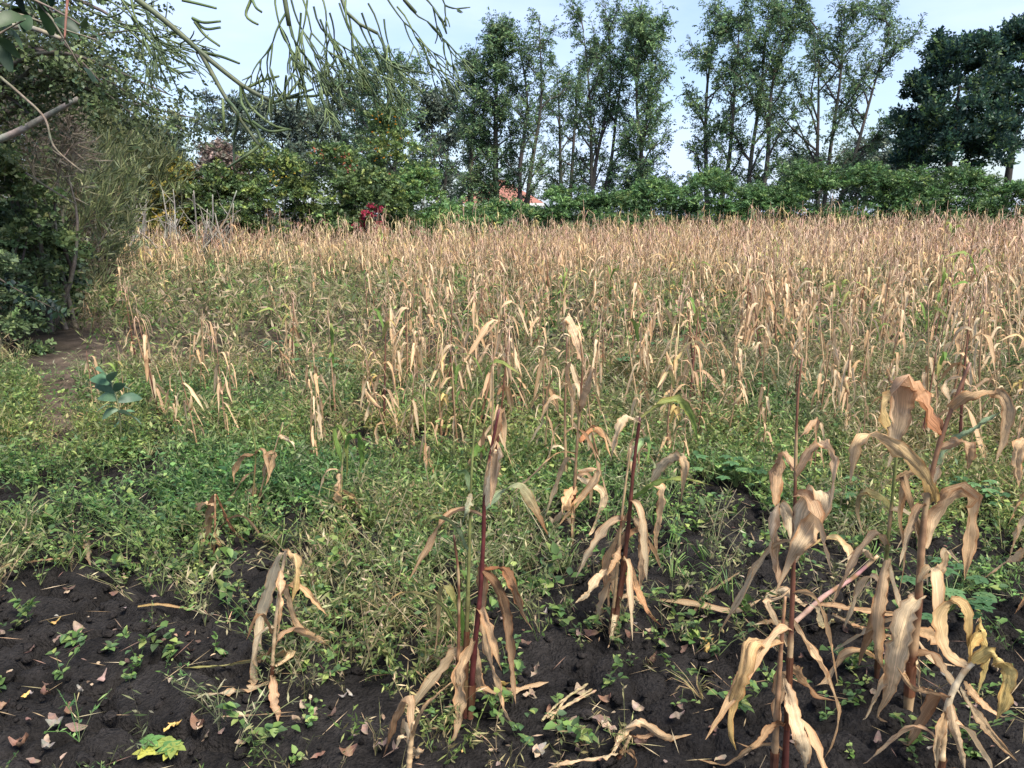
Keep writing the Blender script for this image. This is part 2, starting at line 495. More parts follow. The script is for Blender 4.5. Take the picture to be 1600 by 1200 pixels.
def limb_path(a, b, n, sag, rg, wob=0.05):
    t = np.linspace(0, 1, n)[:, None]
    P = a * (1 - t) + b * t
    L = np.linalg.norm(b - a)
    P[:, 2] += sag * L * (np.sin(t[:, 0] * math.pi))
    P[1:-1] += rg.normal(0, wob * L, (n - 2, 3))
    return spline(P, n * 3)

def tall_tree(name, label, px, Y, top_py, half_px, low_py, seed, stems=1, nl=24, tw=11, cols=None, lean=0.0, base_dx=0.0, sp=0.265, group=None, bark=(0.085, 0.075, 0.066), dens=1.0, shape=0.8, rise=0.85, bare=0.0):
    rg = np.random.default_rng(seed)
    top = at(px, top_py, Y); x0 = at(px, 300, Y)[0]
    base = np.array([x0 + base_dx, Y, gz(x0 + base_dx, Y) - .05])
    H = top[2]; low = at(px, low_py, Y)[2]; hw = half_px / FPX * Y
    root = empty(name, base, label, 'tree', group)
    cols = cols or [(0.030, 0.052, 0.022), (0.050, 0.075, 0.030), (0.020, 0.038, 0.022), (0.075, 0.10, 0.04)]
    stem_tops = []
    tips = []; limbs_mb = MB(); stems_paths = []
    for s in range(stems):
        off = 0 if stems == 1 else (s - (stems - 1) / 2)
        tp = np.array([x0 + lean * H + off * hw * .62 + rg.normal(0, .1), Y + rg.normal(0, .5), H * (1 - .10 * abs(off) - .05 * rg.random())])
        P = np.array([base, base * .65 + tp * .35 + np.array([off * .15, 0, 0]) + rg.normal(0, .12, 3) * [1, 1, 0], base * .3 + tp * .7 + rg.normal(0, .18, 3) * [1, 1, 0], tp])
        S = spline(P, 16)
        r0 = (0.11 + 0.007 * H) / (stems ** .5)
        R = r0 * (1 - np.linspace(0, 1, 16)) ** .8 + .012
        R[0] *= 1.25
        mb = MB(); tube(mb, S, R, 8, jit(bark, 16, .12, rg=rg)); mb.build('trunk', M_BARK, root, base)
        stems_paths.append(S)
    limbs = []
    for l in range(nl):
        S = stems_paths[l % stems]
        u = (l + rg.random()) / nl
        h0 = low * .55 + (H * .96 - low * .55) * u ** .95
        k = np.argmin(np.abs(S[:, 2] - h0)); a = S[k]
        az = l * 2.39996 + rg.normal(0, .35)
        tt = np.clip((a[2] - low * .55) / (H - low * .55), 0, 1)
        env = hw * float(np.interp(tt, [0, .25, .55, .8, 1.0], [.75, 1.0, .86, .50, .14])) * rg.uniform(.6, 1.12)
        b = a + np.array([math.cos(az) * env, math.sin(az) * env, env * rise * rg.uniform(.55, 1.3) + .25])
        b[2] = min(b[2], H + rg.uniform(-.3, .15))
        P = limb_path(a, b, 4, rg.uniform(-.06, .08), rg)
        limbs.append(P)
        mb = MB(); tube(mb, P, np.linspace(.055, .012, len(P)) * (1.1 - .5 * tt), 5, jit(bark, len(P), .1, rg=rg)); mb.build('limb', M_BARK, root, base)
    for S in stems_paths: limbs.append(S[11:])
    B = []; D = []
    tmb = MB()
    for P in limbs:
        n = max(3, int(1.35 * tw * dens * rg.uniform(.7, 1.25)))
        for q in range(n):
            u = .30 + .70 * (q + rg.random()) / n
            i = min(int(u * (len(P) - 1)), len(P) - 2)
            a = P[i]; d = norm(P[i + 1] - P[i])
            td = norm(d * .6 + rg.normal(0, .6, 3) + [0, 0, .15])
            tl = rg.uniform(.35, .95)
            tube(tmb, np.array([a, a + td * tl * .5 + [0, 0, .04], a + td * tl]), [.012, .009, .004], 3, bark, cap=False)
            m = int(rg.integers(6, 10))
            for w in range(m):
                B.append(a + td * tl * (w + .6) / m); D.append(td * .55 + rg.normal(0, .75, 3) + np.array([0, 0, -.12]))
    if bare < 1:
        B = np.array(B); D = np.array(D)
        f = MB(); C = mixc(cols, [4, 4, 3, 2], len(B), .2, rg)
        sprays(f, B, D, rg.uniform(.7, 1.25, len(B)) * sp, 3, .20, C, droop=.35, spread=.6, ll=.62, rg=rg, up=.3)
        f.build('crown', M_FOL, root, base)
    tmb.build('twigs', M_BARK, root, base)['kind'] = 'stuff'
    return root

def shrub(name, label, x, y, rx, ry, h, n, cols, wts, seed, sp=.28, m=4, lw=.22, ll=.5, droop=.35, cat='shrub', z0=0.0, blossom=None, stems=5, group=None, stemcol=(.11, .095, .08), clumps=46, out=.75, spread=.75, mat=None, zlow=0.02, up=.45, csz=.30):
    rg = np.random.default_rng(seed)
    base = np.array([x, y, gz(x, y) - .03])
    root = empty(name, base, label, cat, group)
    a = rg.uniform(0, 2 * math.pi, clumps); s = zlow + (1 - zlow) * rg.random(clumps) ** .85
    f = rg.uniform(.58, 1.08, clumps)
    rad = np.sqrt(np.clip(1 - s ** 2.6, 0, 1)) * f
    cc = np.stack([x + np.cos(a) * rx * rad, y + np.sin(a) * ry * rad, base[2] + z0 + (h - z0) * s * (.80 + .24 * f)], 1)
    cr = csz * rg.uniform(.7, 1.35, clumps) * min(rx, h) * .9
    k = rg.integers(0, clumps, n)
    v = norm(rg.normal(size=(n, 3))); v[:, 2] = np.abs(v[:, 2]) * .9 - .15
    P = cc[k] + v * (cr[k] * rg.random(n) ** .45)[:, None] * np.array([1.15, 1.15, .85])
    P[:, 2] = np.maximum(P[:, 2], hgt(P[:, 0], P[:, 1]) + .06)
    outv = norm(P - np.array([x, y, base[2] + h * .35]))
    D = norm(v * .5 + outv * out + rg.normal(0, .45, (n, 3)))
    pick = rg.random(clumps)
    C = mixc(cols, wts, n, .18, rg) * (.8 + .45 * pick[k])[:, None]
    mb = MB(); sprays(mb, P, D, sp * rg.uniform(.7, 1.3, n), m, lw, C, droop=droop, spread=spread, ll=ll, rg=rg, up=up)
    mb.build('crown', mat or M_FOL, root, base)
    for q in range(stems):
        c = cc[rg.integers(0, clumps)]
        b = base + np.array([rg.normal(0, rx * .18), rg.normal(0, ry * .18), 0])
        pth = limb_path(b, c, 4, rg.uniform(-.05, .1), rg, .04)
        sm = MB(); tube(sm, pth, np.linspace(.035, .008, len(pth)), 5, jit(stemcol, len(pth), .12, rg=rg)); sm.build('stem', M_BARK, root, base)
    if blossom:
        for col, nb, (bx, bz), sd in [(c_, max(6, n_ // 2), p_, d_) for c_, n_, p_, d_ in blossom]:     # groups of flowers on the side towards the field
            kk = rg.normal(0, 1, (nb, 3)) * [sd, sd * .5, sd * .7] + [bx, y - ry * .95, bz]
            bm = MB(); leaves(bm, np.repeat(kk, 4, 0), rg.normal(size=(nb * 4, 3)) + [0, -.5, .3], .06, .05, jit(col, nb * 4, .2, rg=rg), up=.2, rg=rg)
            bm.build('blossom', M_WEED, root, base)
    return root

# ------------------------------------------------------------------ the row of trees behind the hedge
GREV = [(0.0995, 0.1665, 0.0842), (0.1423, 0.2298, 0.1022), (0.0683, 0.1233, 0.0751), (0.2135, 0.308, 0.1202)]
TG = 'tall slender feathery trees behind the hedge'
tall_tree('slender_tree', 'bushy tree with an airy crown just right of the hanging pencil twigs', 612, 37, 88, 74, 320, 101, stems=2, nl=30, tw=12, cols=GREV, group=TG, shape=.6)
tall_tree('slender_tree', 'slim pointed tree left of the dense conical tree', 738, 38, 72, 36, 300, 102, nl=24, tw=9, cols=GREV, group=TG)
tall_tree('slender_tree', 'dense conical dark tree with a narrow pointed top above the red roof', 778, 39, 38, 46, 305, 103, nl=36, tw=13, cols=GREV, group=TG, shape=.55, rise=.6)
tall_tree('slender_tree', 'thin open tree with a forked top and dark straight trunk beside the red roof', 822, 38, 24, 54, 300, 104, stems=2, nl=24, tw=8, cols=GREV, group=TG, base_dx=-.1)
tall_tree('slender_tree', 'low airy bushy tree between the two tall middle trees', 885, 42, 85, 50, 300, 105, stems=2, nl=22, tw=9, cols=GREV, group=TG)
tall_tree('slender_tree', 'tall many-stemmed tree with a dark lower trunk at the middle of the row', 940, 38, 2, 56, 265, 106, stems=3, nl=33, tw=11, cols=GREV, group=TG, base_dx=-.5, rise=1.2)
tall_tree('slender_tree', 'tall tree with drooping grey-green foliage down to the hedge left of the sky gap', 1000, 37, 18, 42, 290, 107, stems=2, nl=34, tw=12, cols=GREV, group=TG, rise=1.1, shape=.5)
tall_tree('slender_tree', 'tall dense tree just right of the sky gap in the row', 1112, 37, 8, 50, 270, 108, stems=2, nl=32, tw=11, cols=GREV, group=TG, rise=1.0, shape=.6)
tall_tree('slender_tree', 'tall tree with a slanting bare lower trunk and twin stems', 1202, 36, -12, 54, 240, 109, stems=2, nl=30, tw=11, cols=GREV, group=TG, base_dx=-.75, rise=1.2)
tall_tree('slender_tree', 'tall spreading tree with long upswept right-hand branches and open crown', 1315, 36, -12, 90, 250, 110, stems=3, nl=36, tw=11, cols=GREV, group=TG, base_dx=-.75, rise=.95, shape=.6)

DARK = [(0.027, 0.0616, 0.0552), (0.0396, 0.0836, 0.0648), (0.0558, 0.11, 0.06), (0.117, 0.187, 0.066)]
def dense_tree(label, px, Y, top_py, bot_py, half_px, seed, n):
    c = at(px, (top_py + bot_py) / 2, Y); h = at(px, top_py, Y)[2]; lo = at(px, bot_py, Y)[2]
    o = shrub('evergreen_tree', label, c[0], Y, half_px / FPX * Y, half_px / FPX * Y * .8, h, n, DARK, [4, 5, 4, 1.8], seed, sp=.37, m=3, lw=.22, ll=.55, droop=-.25, cat='tree', z0=lo, stems=0, clumps=95, spread=.5, out=.5, zlow=0.0, csz=.17, up=.3)
    rg = np.random.default_rng(seed + 1)
    b = np.array(o.location)
    mb = MB(); tube(mb, spline([b, b + [0.05, 0, lo], b + [.1, 0, h * .8]], 8), np.linspace(.22, .05, 8), 8, jit((.06, .05, .045), 8, .1)); mb.build('trunk', M_BARK, o, b)
    return o
dense_tree('dense dark blue-green round evergreen tree at right above the hedge', 1492, 33, 62, 262, 76, 120, 5600)
dense_tree('darkest evergreen tree cut off by the right edge of the picture', 1592, 34, 45, 236, 66, 121, 4600)

# far trees that show low between and behind the row
FAR = [(0.1, 0.1365, 0.1058), (0.13, 0.168, 0.1207), (0.075, 0.105, 0.092), (0.16, 0.189, 0.115)]
for lab, px, Y, top, hp, low, sd in (
    ('pale far tree left of the evergreen, low between hedge and sky', 1432, 60, 186, 40, 280, 131),
    ('low rounded far tree under the spreading tree at right', 1345, 62, 222, 40, 285, 132),
    ('low far tree between the two tall trees with bare trunks', 1250, 64, 250, 36, 290, 133),
    ('far hazy tree seen below the end of the hanging pencil twigs', 375, 52, 150, 62, 260, 134),
    ('far hazy tree with a feathery top at the left gap of sky', 262, 50, 190, 48, 270, 135),
    ('far green tree behind the flowering hedge, left of the airy bushy tree', 470, 48, 168, 66, 250, 136),
    ('dull far tree filling the gap behind the orange-flowered climber', 545, 50, 130, 50, 260, 138),
    ('thin far tree behind the slim pointed tree', 690, 50, 140, 44, 270, 137)):
    tall_tree('far_tree', lab, px, Y, top, hp, low, sd, stems=2, nl=22, tw=6, cols=FAR, sp=.55, group='trees far behind the field', rise=.7, shape=.6)

for q, (px, tp, hp, Y) in enumerate(((250, 255, 75, 62), (370, 245, 80, 64), (480, 250, 80, 62), (590, 262, 70, 60), (690, 275, 70, 64), (900, 288, 80, 66), (1010, 285, 80, 64), (1120, 282, 80, 66), (1240, 280, 80, 68), (1360, 272, 80, 66), (1480, 270, 80, 66))):
    p = at(px, tp, Y)
    shrub('far_bush', 'far bush behind the hedge ' + ['at the left gap of sky', 'below the end of the hanging pencil twigs', 'left of the airy bushy tree', 'under the airy bushy tree', 'left of the red-roofed house', 'right of the red-roofed house', 'behind the tall middle trees', 'right of the sky gap', 'behind the slanting trunk', 'right of the spreading tree', 'behind the round evergreen'][q],
          p[0], Y, hp / FPX * Y, 1.8, p[2], 520, FAR, [3, 3, 3, 1], 160 + q, sp=.66, m=3, lw=.28, ll=.45, cat='bush', group='bushes far behind the hedge', clumps=40, stems=2)

# ------------------------------------------------------------------ hedge along the far side
HG = 'leafy shrubs of the far hedge'
FEATH = [(0.0995, 0.187, 0.0699), (0.1492, 0.2556, 0.0852), (0.0653, 0.1285, 0.0568), (0.2201, 0.3069, 0.0929)]
hedge = [ # px, top_py, half_px, depth, label
    (715, 318, 62, 34.0, 'feathery hedge shrub just right of the red bougainvillea'),
    (795, 327, 50, 34.5, 'low hedge shrub in front of the red-roofed house'),
    (888, 288, 42, 34.5, 'light green hedge shrub right of the red roof'),
    (955, 298, 58, 34.0, 'hedge shrub below the tree with the dark lower trunk'),
    (1035, 300, 60, 34.0, 'hedge shrub left of the sky gap in the tree row'),
    (1110, 278, 62, 33.5, 'hedge shrub below the tree right of the sky gap'),
    (1190, 292, 60, 33.0, 'hedge shrub at the foot of the slanting trunk'),
    (1265, 282, 62, 33.0, 'hedge shrub left of the spreading tree trunk'),
    (1345, 274, 66, 32.5, 'hedge shrub right of the spreading tree trunk'),
    (1425, 268, 66, 32.0, 'bright green hedge shrub left of the evergreen'),
    (1500, 256, 66, 31.5, 'tall hedge shrub under the round evergreen tree'),
    (1585, 300, 50, 30.5, 'low dark hedge shrub at the right edge')]
for q, (px, tp, hp, Y, lab) in enumerate(hedge):
    p = at(px, tp, Y)
    shrub('hedge_shrub', lab, p[0], Y, hp / FPX * Y * 1.05, 1.1, p[2] * (.86 + .26 * (q * 37 % 10) / 10), 2000, FEATH, [4, 3, 4, 1], 200 + q, sp=.36, m=5, lw=.13, ll=.44, droop=.45, group=HG, clumps=44, csz=.34)

LG = 'mixed shrubs of the overgrown hedge at left'
OLIVE = [(0.0893, 0.1176, 0.054), (0.1344, 0.1596, 0.072), (0.0588, 0.0819, 0.046), (0.1785, 0.189, 0.09)]
MIXG = [(0.0946, 0.1487, 0.0539), (0.1503, 0.2059, 0.0658), (0.0613, 0.0983, 0.0439), (0.2365, 0.279, 0.0748)]
BROWN = [(0.20, 0.155, 0.13), (0.15, 0.125, 0.105), (0.23, 0.17, 0.14), (0.10, 0.10, 0.075)]
YEL = [(0.40, 0.30, 0.06), (0.30, 0.28, 0.06), (0.10, 0.13, 0.04), (0.08, 0.10, 0.035)]
def at2(px, py, Y): p = at(px, py, Y); return (p[0], p[2])
left_back = [
    (165, 262, 70, 30, MIXG, [3, 3, 3, 1], 'olive shrub behind the grey bare stems at the left end', None),
    (232, 250, 55, 31, OLIVE, [3, 3, 3, 1], 'grey-green shrub between bare stems and the yellow-leaved bush', None),
    (275, 252, 30, 29, YEL, [3, 3, 3, 3], 'bush with yellow-orange leaves above the bare stems', None),
    (340, 226, 52, 30, BROWN, [3, 3, 2, 2], 'bush with a withered grey-brown top in the left hedge', None),
    (345, 268, 60, 28.5, MIXG, [3, 2, 4, 1], 'dark green shrub under the withered brown bush', None),
    (425, 236, 66, 30, MIXG, [3, 3, 2, 2], 'large leafy hedge bush with yellow and rusty flower heads', [((.45, .32, .05), 26, at2(425, 275, 28), .28), ((.40, .12, .06), 22, at2(500, 240, 28), .35)]),
    (510, 234, 62, 30.5, MIXG, [3, 3, 3, 1], 'deep green hedge bush with rusty red flower tips', [((.42, .13, .07), 30, at2(520, 240, 28.5), .5), ((.45, .09, .12), 12, at2(545, 262, 28.5), .2)]),
    (605, 165, 42, 34, MIXG, [3, 3, 3, 1], 'tall climber-covered bush dotted with orange flowers', [((.62, .28, .02), 34, at2(605, 185, 32), .55), ((.60, .25, .02), 30, at2(590, 235, 32), .5)]),
    (570, 268, 56, 29.5, MIXG, [3, 2, 4, 0.5], 'dark shrub behind the red bougainvillea', None),
    (655, 268, 42, 31, FEATH, [3, 4, 1, 3], 'light green upright bush right of the red bougainvillea', None)]
for q, (px, tp, hp, Y, cols, w, lab, bl) in enumerate(left_back):
    p = at(px, tp, Y)
    shrub('hedge_bush', lab, p[0], Y, hp / FPX * Y * 1.05, 1.3, p[2] * .97, 1650, cols, w, 240 + q, sp=.36, m=4, lw=.20, ll=.46, droop=.4, group=LG, clumps=60, blossom=bl, stems=9)
p = at(580, 318, 27.4)
shrub('bougainvillea', 'red-flowered bougainvillea at the foot of the hedge', p[0], 27.4, .46, .4, p[2], 300, [(.33, .02, .06), (.42, .05, .10), (.08, .12, .045), (.24, .03, .05)], [3, 2, 4, 2], 261, sp=.22, m=3, lw=.3, ll=.45, cat='flowering shrub', z0=.5, clumps=16)

# grey bare stems at the left end of the field
rgb = np.random.default_rng(31)
for q, (px, n) in enumerate(((135, 7), (165, 8), (200, 8), (240, 7), (285, 8), (318, 5))):
    b = at(px, 360, 23.0); b[2] = gz(b[0], b[1]) - .03
    root = empty('bare_shrub', b, ['leafless grey shrub furthest left behind the maize', 'second leafless grey shrub from the left behind the maize', 'tallest leafless grey shrub behind the maize', 'leafless grey shrub left of the yellow-leaved bush',
                 'leafless forked grey shrub under the yellow-leaved bush', 'leafless grey shrub furthest right, at the dark green bush'][q], 'shrub', 'leafless grey shrubs at the left end')
    for s in range(n):
        a = b + [rgb.normal(0, .35), rgb.normal(0, .25), 0]
        t = a + [rgb.normal(0, .55), rgb.normal(0, .3), rgb.uniform(1.3, 2.4)]
        mb = MB(); pth = limb_path(a, t, 4, 0.0, rgb, .06); tube(mb, pth, np.linspace(.042, .014, len(pth)), 5, jit((.25, .23, .195), len(pth), .12))
        for w in range(3):
            i = int(rgb.integers(4, 10)); e = pth[i] + [rgb.normal(0, .35), rgb.normal(0, .2), rgb.uniform(.25, .7)]
            tube(mb, limb_path(pth[i], e, 3, 0.05, rgb, .05), np.linspace(.016, .006, 9), 4, (.22, .20, .17))
        mb.build('stem', M_BARK, root, b)

# ------------------------------------------------------------------ house with a red roof beyond the hedge
def build_house():
    x0, x1, y0, y1 = -3.4, 1.7, 54.0, 61.0; ez, rz = 2.35, 4.0
    b = np.array([(x0 + x1) / 2, y0, 0.0])
    root = empty('house', b, 'low house with a red tiled roof seen between the tree trunks', 'house')
    def box(mb, a, c, col):
        a = np.array(a); c = np.array(c)
        V = np.array([[a[0], a[1], a[2]], [c[0], a[1], a[2]], [c[0], c[1], a[2]], [a[0], c[1], a[2]], [a[0], a[1], c[2]], [c[0], a[1], c[2]], [c[0], c[1], c[2]], [a[0], c[1], c[2]]])
        mb.add(V, [[0, 3, 2, 1], [4, 5, 6, 7], [0, 1, 5, 4], [1, 2, 6, 5], [2, 3, 7, 6], [3, 0, 4, 7]], None, col)
    wall = plain_mat('house_plaster', (.62, .58, .52)); roof = plain_mat('red_roof_tile', (.30, .125, .085), .75, 3.0, .35, wave=4.0)
    white = plain_mat('white_paint', (.78, .78, .76)); glass = plain_mat('window_glass', (.05, .06, .07), .15); wood = plain_mat('door_wood', (.16, .08, .04))
    mb = MB(); box(mb, (x0, y0, -.1), (x1, y1, ez), (.6, .6, .6)); mb.build('wall', wall, root, b, smooth=False)
    o = .5; mx = 2.2
    V = [[x0 - o, y0 - o, ez], [x1 + o, y0 - o, ez], [x1 + o, y1 + o, ez], [x0 - o, y1 + o, ez], [x0 + mx, (y0 + y1) / 2, rz], [x1 - mx, (y0 + y1) / 2, rz]]
    mb = MB(); mb.add(V, [[0, 1, 5, 4], [2, 3, 4, 5]], [[1, 2, 5], [3, 0, 4]], (.4, .15, .1)); rf = mb.build('roof', roof, root, b, smooth=False)
    mb = MB(); tube(mb, np.array([V[4], V[5]]), .09, 6); mb.build('ridge_cap', roof, rf, None)
    rf.children[0].location = -b
    mb = MB(); box(mb, (x0 - o, y0 - o - .04, ez - .2), (x1 + o, y0 - o - .004, ez + .02), (.8, .8, .8)); box(mb, (x1 + o + .004, y0 - o - .04, ez - .2), (x1 + o + .04, y1 + o, ez + .02), (.8, .8, .8)); mb.build('fascia', white, root, b, smooth=False)
    for wx in (-3.0, .3):
        mb = MB(); box(mb, (wx, y0 - .06, .9), (wx + 1.1, y0 - .003, 1.95), (.8, .8, .8)); w = mb.build('window', white, root, b, smooth=False)
        mb = MB(); box(mb, (wx + .06, y0 - .075, .96), (wx + .52, y0 - .062, 1.89), (.1, .1, .1)); box(mb, (wx + .58, y0 - .075, .96), (wx + 1.04, y0 - .062, 1.89), (.1, .1, .1)); g = mb.build('pane', glass, w, None, smooth=False); g.location = -b
    mb = MB(); box(mb, (-1.5, y0 - .06, 0), (-.6, y0 - .003, 2.0), (.3, .2, .1)); mb.build('door', wood, root, b, smooth=False)
build_house()

# ------------------------------------------------------------------ overgrown margin at left: near to far
def bristle_shrub(label, x, y, rx, ry, h, n, cols, wts, seed, L=.30, W=.014, z0=0.0, clumps=60, droop=0.0, name='pencil_shrub', up_bias=.5):
    rg = np.random.default_rng(seed)
    base = np.array([x, y, gz(x, y) - .03]); root = empty(name, base, label, 'shrub', 'shrubs of the left margin')
    a = rg.uniform(0, 2 * math.pi, clumps); s = rg.random(clumps) ** .8; f = rg.uniform(.5, 1.05, clumps); rad = np.sqrt(np.clip(1 - s ** 3, 0, 1)) * f
    cc = np.stack([x + np.cos(a) * rx * rad, y + np.sin(a) * ry * rad, base[2] + z0 + (h - z0) * s * (.82 + .2 * f)], 1)
    per = n // clumps; mb = MB()
    bd = norm((cc - np.array([x, y, base[2] + h * .3])) * .6 + [0, 0, up_bias * h * .5])
    for k in range(clumps):
        nb = max(2, per // 14)
        B0 = cc[k] + rg.normal(0, .13, (nb, 3)) * [rx, ry, h * .5]
        D0 = norm(bd[k] + rg.normal(0, .35, (nb, 3)))
        B = np.repeat(B0, 14, 0) + np.repeat(D0, 14, 0) * rg.uniform(0, L * 1.2, (nb * 14, 1))
        B[:, 2] = np.maximum(B[:, 2], hgt(B[:, 0], B[:, 1]) + .05)
        D = norm(np.repeat(D0, 14, 0) + rg.normal(0, .38, (nb * 14, 3)) + [0, 0, -droop])
        leaves(mb, B, D, L * rg.uniform(.5, 1.2, nb * 14), W * rg.uniform(.7, 1.4, nb * 14), mixc(cols, wts, nb * 14, .2, rg) * rg.uniform(.75, 1.25), up=0, rg=rg)
    mb.build('crown', M_FOL, root, base)
    for q in range(7):
        c = cc[rg.integers(0, clumps)]; b = base + [rg.normal(0, rx * .2), rg.normal(0, ry * .2), 0]
        pth = limb_path(b, c, 4, .04, rg, .05); sm = MB(); tube(sm, pth, np.linspace(.04, .01, len(pth)), 5, jit((.13, .115, .095), len(pth), .12, rg=rg)); sm.build('stem', M_BARK, root, base)
    return root

def lx(px, Y): return at(px, 400, Y)[0]
OL2 = [(0.115, 0.14, 0.0589), (0.165, 0.185, 0.0808), (0.07, 0.09, 0.0494), (0.22, 0.22, 0.114)]
bristle_shrub('olive pencil-stemmed shrub at the far end of the left margin', lx(190, 25), 25, 1.7, 1.6, at(175, 205, 25)[2], 9000, OL2, [3, 3, 3, 1], 301, L=.45, W=.034, z0=2.3)
bristle_shrub('tall feathery olive shrub standing right of the withered brush', lx(140, 18), 18, 1.05, 1.3, at(150, 125, 18)[2], 13000, OL2, [3, 4, 2, 2], 302, L=.36, W=.024, clumps=80, z0=1.7)
bristle_shrub('dark olive shrub behind the withered brush at left', lx(70, 14.5), 14.5, 1.5, 1.3, at(70, 60, 14.5)[2], 12000, OL2, [3, 3, 4, 1], 303, L=.32, W=.018, clumps=80)
bristle_shrub('grey-brown withered brush hanging in the left margin', lx(72, 11), 11, .62, .7, at(75, 150, 11)[2], 4200, [(.22, .18, .14), (.15, .125, .10), (.10, .095, .065), (.28, .24, .19)], [3, 3, 2, 1], 304, L=.34, W=.012, z0=2.2, droop=.5, name='withered_shrub')
shrub('margin_bush', 'dark leafy bush at the left edge above the path', lx(-5, 10.5), 10.5, .7, .9, at(20, 235, 10.5)[2], 2300, [(.10, .15, .06), (.15, .20, .08), (.07, .105, .05), (.20, .23, .09)], [3, 3, 3, 1.5], 305, sp=.22, m=4, lw=.2, ll=.42, group='shrubs of the left margin', clumps=50)
shrub('margin_bush', 'low bush with yellowish-green oval leaves at left behind the dark twig', lx(30, 12.5), 12.5, .7, .8, at(40, 320, 12.5)[2], 1500, [(.07, .11, .045), (.12, .16, .06), (.035, .055, .03)], [3, 2, 3], 306, sp=.26, m=3, lw=.26, ll=.45, group='shrubs of the left margin', clumps=36)
bristle_shrub('tawny withered brush low in the left margin', lx(85, 15.5), 15.5, 1.0, .9, at(85, 285, 15.5)[2], 5000, [(.22, .155, .095), (.15, .11, .07), (.08, .08, .045)], [3, 2, 2], 307, L=.34, W=.014, name='withered_shrub', droop=.3)
shrub('margin_bush', 'dull green bush behind the tawny brush at left', lx(125, 20), 20, 1.4, 1.0, at(120, 290, 20)[2], 1900, OLIVE, [3, 3, 3, 1], 308, sp=.28, m=4, lw=.2, ll=.4, group='shrubs of the left margin', clumps=40)
shrub('margin_bush', 'weedy low bush where the left margin meets the maize', lx(85, 16), 16, .7, .9, 1.0, 1000, [(.09, .11, .045), (.06, .085, .035), (.15, .14, .07)], [3, 3, 1], 309, sp=.22, m=4, lw=.16, ll=.4, group='shrubs of the left margin', clumps=34)
shrub('margin_bush', 'shaded dark bush lowest at the left edge beside the path', lx(-45, 9.2), 9.2, .55, .7, 1.2, 1300, [(.10, .145, .065), (.15, .20, .085), (.07, .105, .055)], [3, 3, 3], 310, sp=.18, m=4, lw=.2, ll=.45, group='shrubs of the left margin', clumps=30)

# small-leaved tree whose dark branch hangs into the sky at the upper left
def hanging_branch_tree():
    rg = np.random.default_rng(71)
    b = np.array([lx(-60, 9.0), 9.0, 0.0]); b[2] = gz(b[0], b[1]) - .05
    root = empty('margin_tree', b, 'dark small-leaved tree reaching in from the upper left over the olive shrubs', 'tree')
    top = b + [.4, .2, 4.6]
    mb = MB(); S = spline([b, b + [.05, 0, 1.6], b + [.25, .1, 3.2], top], 12); tube(mb, S, np.linspace(.14, .05, 12), 8, jit((.10, .085, .07), 12)); mb.build('trunk', M_BARK, root, b)
    ends = [(305, 185), (270, 150), (235, 165), (190, 95), (250, 95), (160, 130), (120, 60), (60, 40), (95, 120), (20, 100), (290, 205), (215, 185), (180, 150), (150, 40), (225, 45), (60, 190)]
    f = MB()
    for e in ends:
        E = at(e[0], e[1], 9.0 + rg.normal(0, .5)); a = S[int(rg.integers(5, 11))]
        P = limb_path(a, E, 4, .12, rg, .04)
        lb = MB(); tube(lb, P, np.linspace(.04, .006, len(P)), 5, jit((.09, .08, .065), len(P))); lb.build('limb', M_BARK, root, b)
        n = 150
        i = rg.integers(4, len(P), n); B = P[i] + rg.normal(0, .17, (n, 3)); D = rg.normal(0, .7, (n, 3)) + norm(E - a) * .5 + [0, 0, -.25]
        sprays(f, B, D, rg.uniform(.10, .19, n), 3, .22, mixc([(.090, .125, .060), (.130, .175, .072), (.065, .092, .052), (.20, .24, .10)], [4, 4, 3, 1.5], n, .2, rg), droop=.3, spread=.7, ll=.45, rg=rg)
    f.build('crown', M_FOL, root, b)
hanging_branch_tree()

# broad-leaved branches close to the camera in the top left corner
def near_broadleaf():
    rg = np.random.default_rng(72)
    b = np.array([-3.6, 3.0, 0.0]); b[2] = gz(-3.6, 3.0) - .05
    root = empty('broadleaf_tree', b, 'broad dark green leaves on branches in the top left corner', 'tree')
    S = spline([b, b + [.1, 0, 1.2], b + [.35, .2, 2.4], b + [.8, .5, 3.4]], 12)
    mb = MB(); tube(mb, S, np.linspace(.09, .03, 12), 8, jit((.13, .11, .09), 12)); mb.build('trunk', M_BARK, root, b)
    br = [[(-60, 10), (20, 20), (80, 40), (150, 62)], [(-60, -40), (30, -10), (95, 20), (135, 45)], [(-50, 60), (0, 50), (40, 30)], [(-60, -60), (60, -30), (130, -8)], [(-40, 100), (5, 88), (30, 70)], [(-20,-30),(60,5),(105,70),(125,105)]]
    for pts in br:
        Y = 3.3 + rg.uniform(-.3, .4)
        P = spline([S[9 if pts[0][1] < 20 else 8]] + [at(a, c, Y) for a, c in pts], 22)
        lb = MB(); tube(lb, P, np.linspace(.014, .003, 22), 5, jit((.16, .14, .11), 22)); lb.build('limb', M_BARK, root, b)
        n = 11
        for q in range(n):
            i = int(rg.integers(9, 22)); d = norm(rg.normal(0, .6, 3) + [.3, 0, -.35]); L = rg.uniform(.07, .12)
            lf = MB(); PP = spline([P[i], P[i] + d * L * .5 + [0, 0, .01], P[i] + d * L + [0, 0, -.02]], 7)
            W = L * .52 * np.sin(np.linspace(.12, math.pi, 7) ** .9).clip(.02)
            c = np.array(mixc([(.030, .062, .026), (.020, .042, .020), (.055, .095, .036), (.30, .17, .05)], [5, 4, 3, .7], 1, .15, rg)[0])
            ribbon(lf, PP, W, c, rg.normal(size=3), k=2, fold=.25); lf.build('leaf', M_GLOSS, root, b)
near_broadleaf()

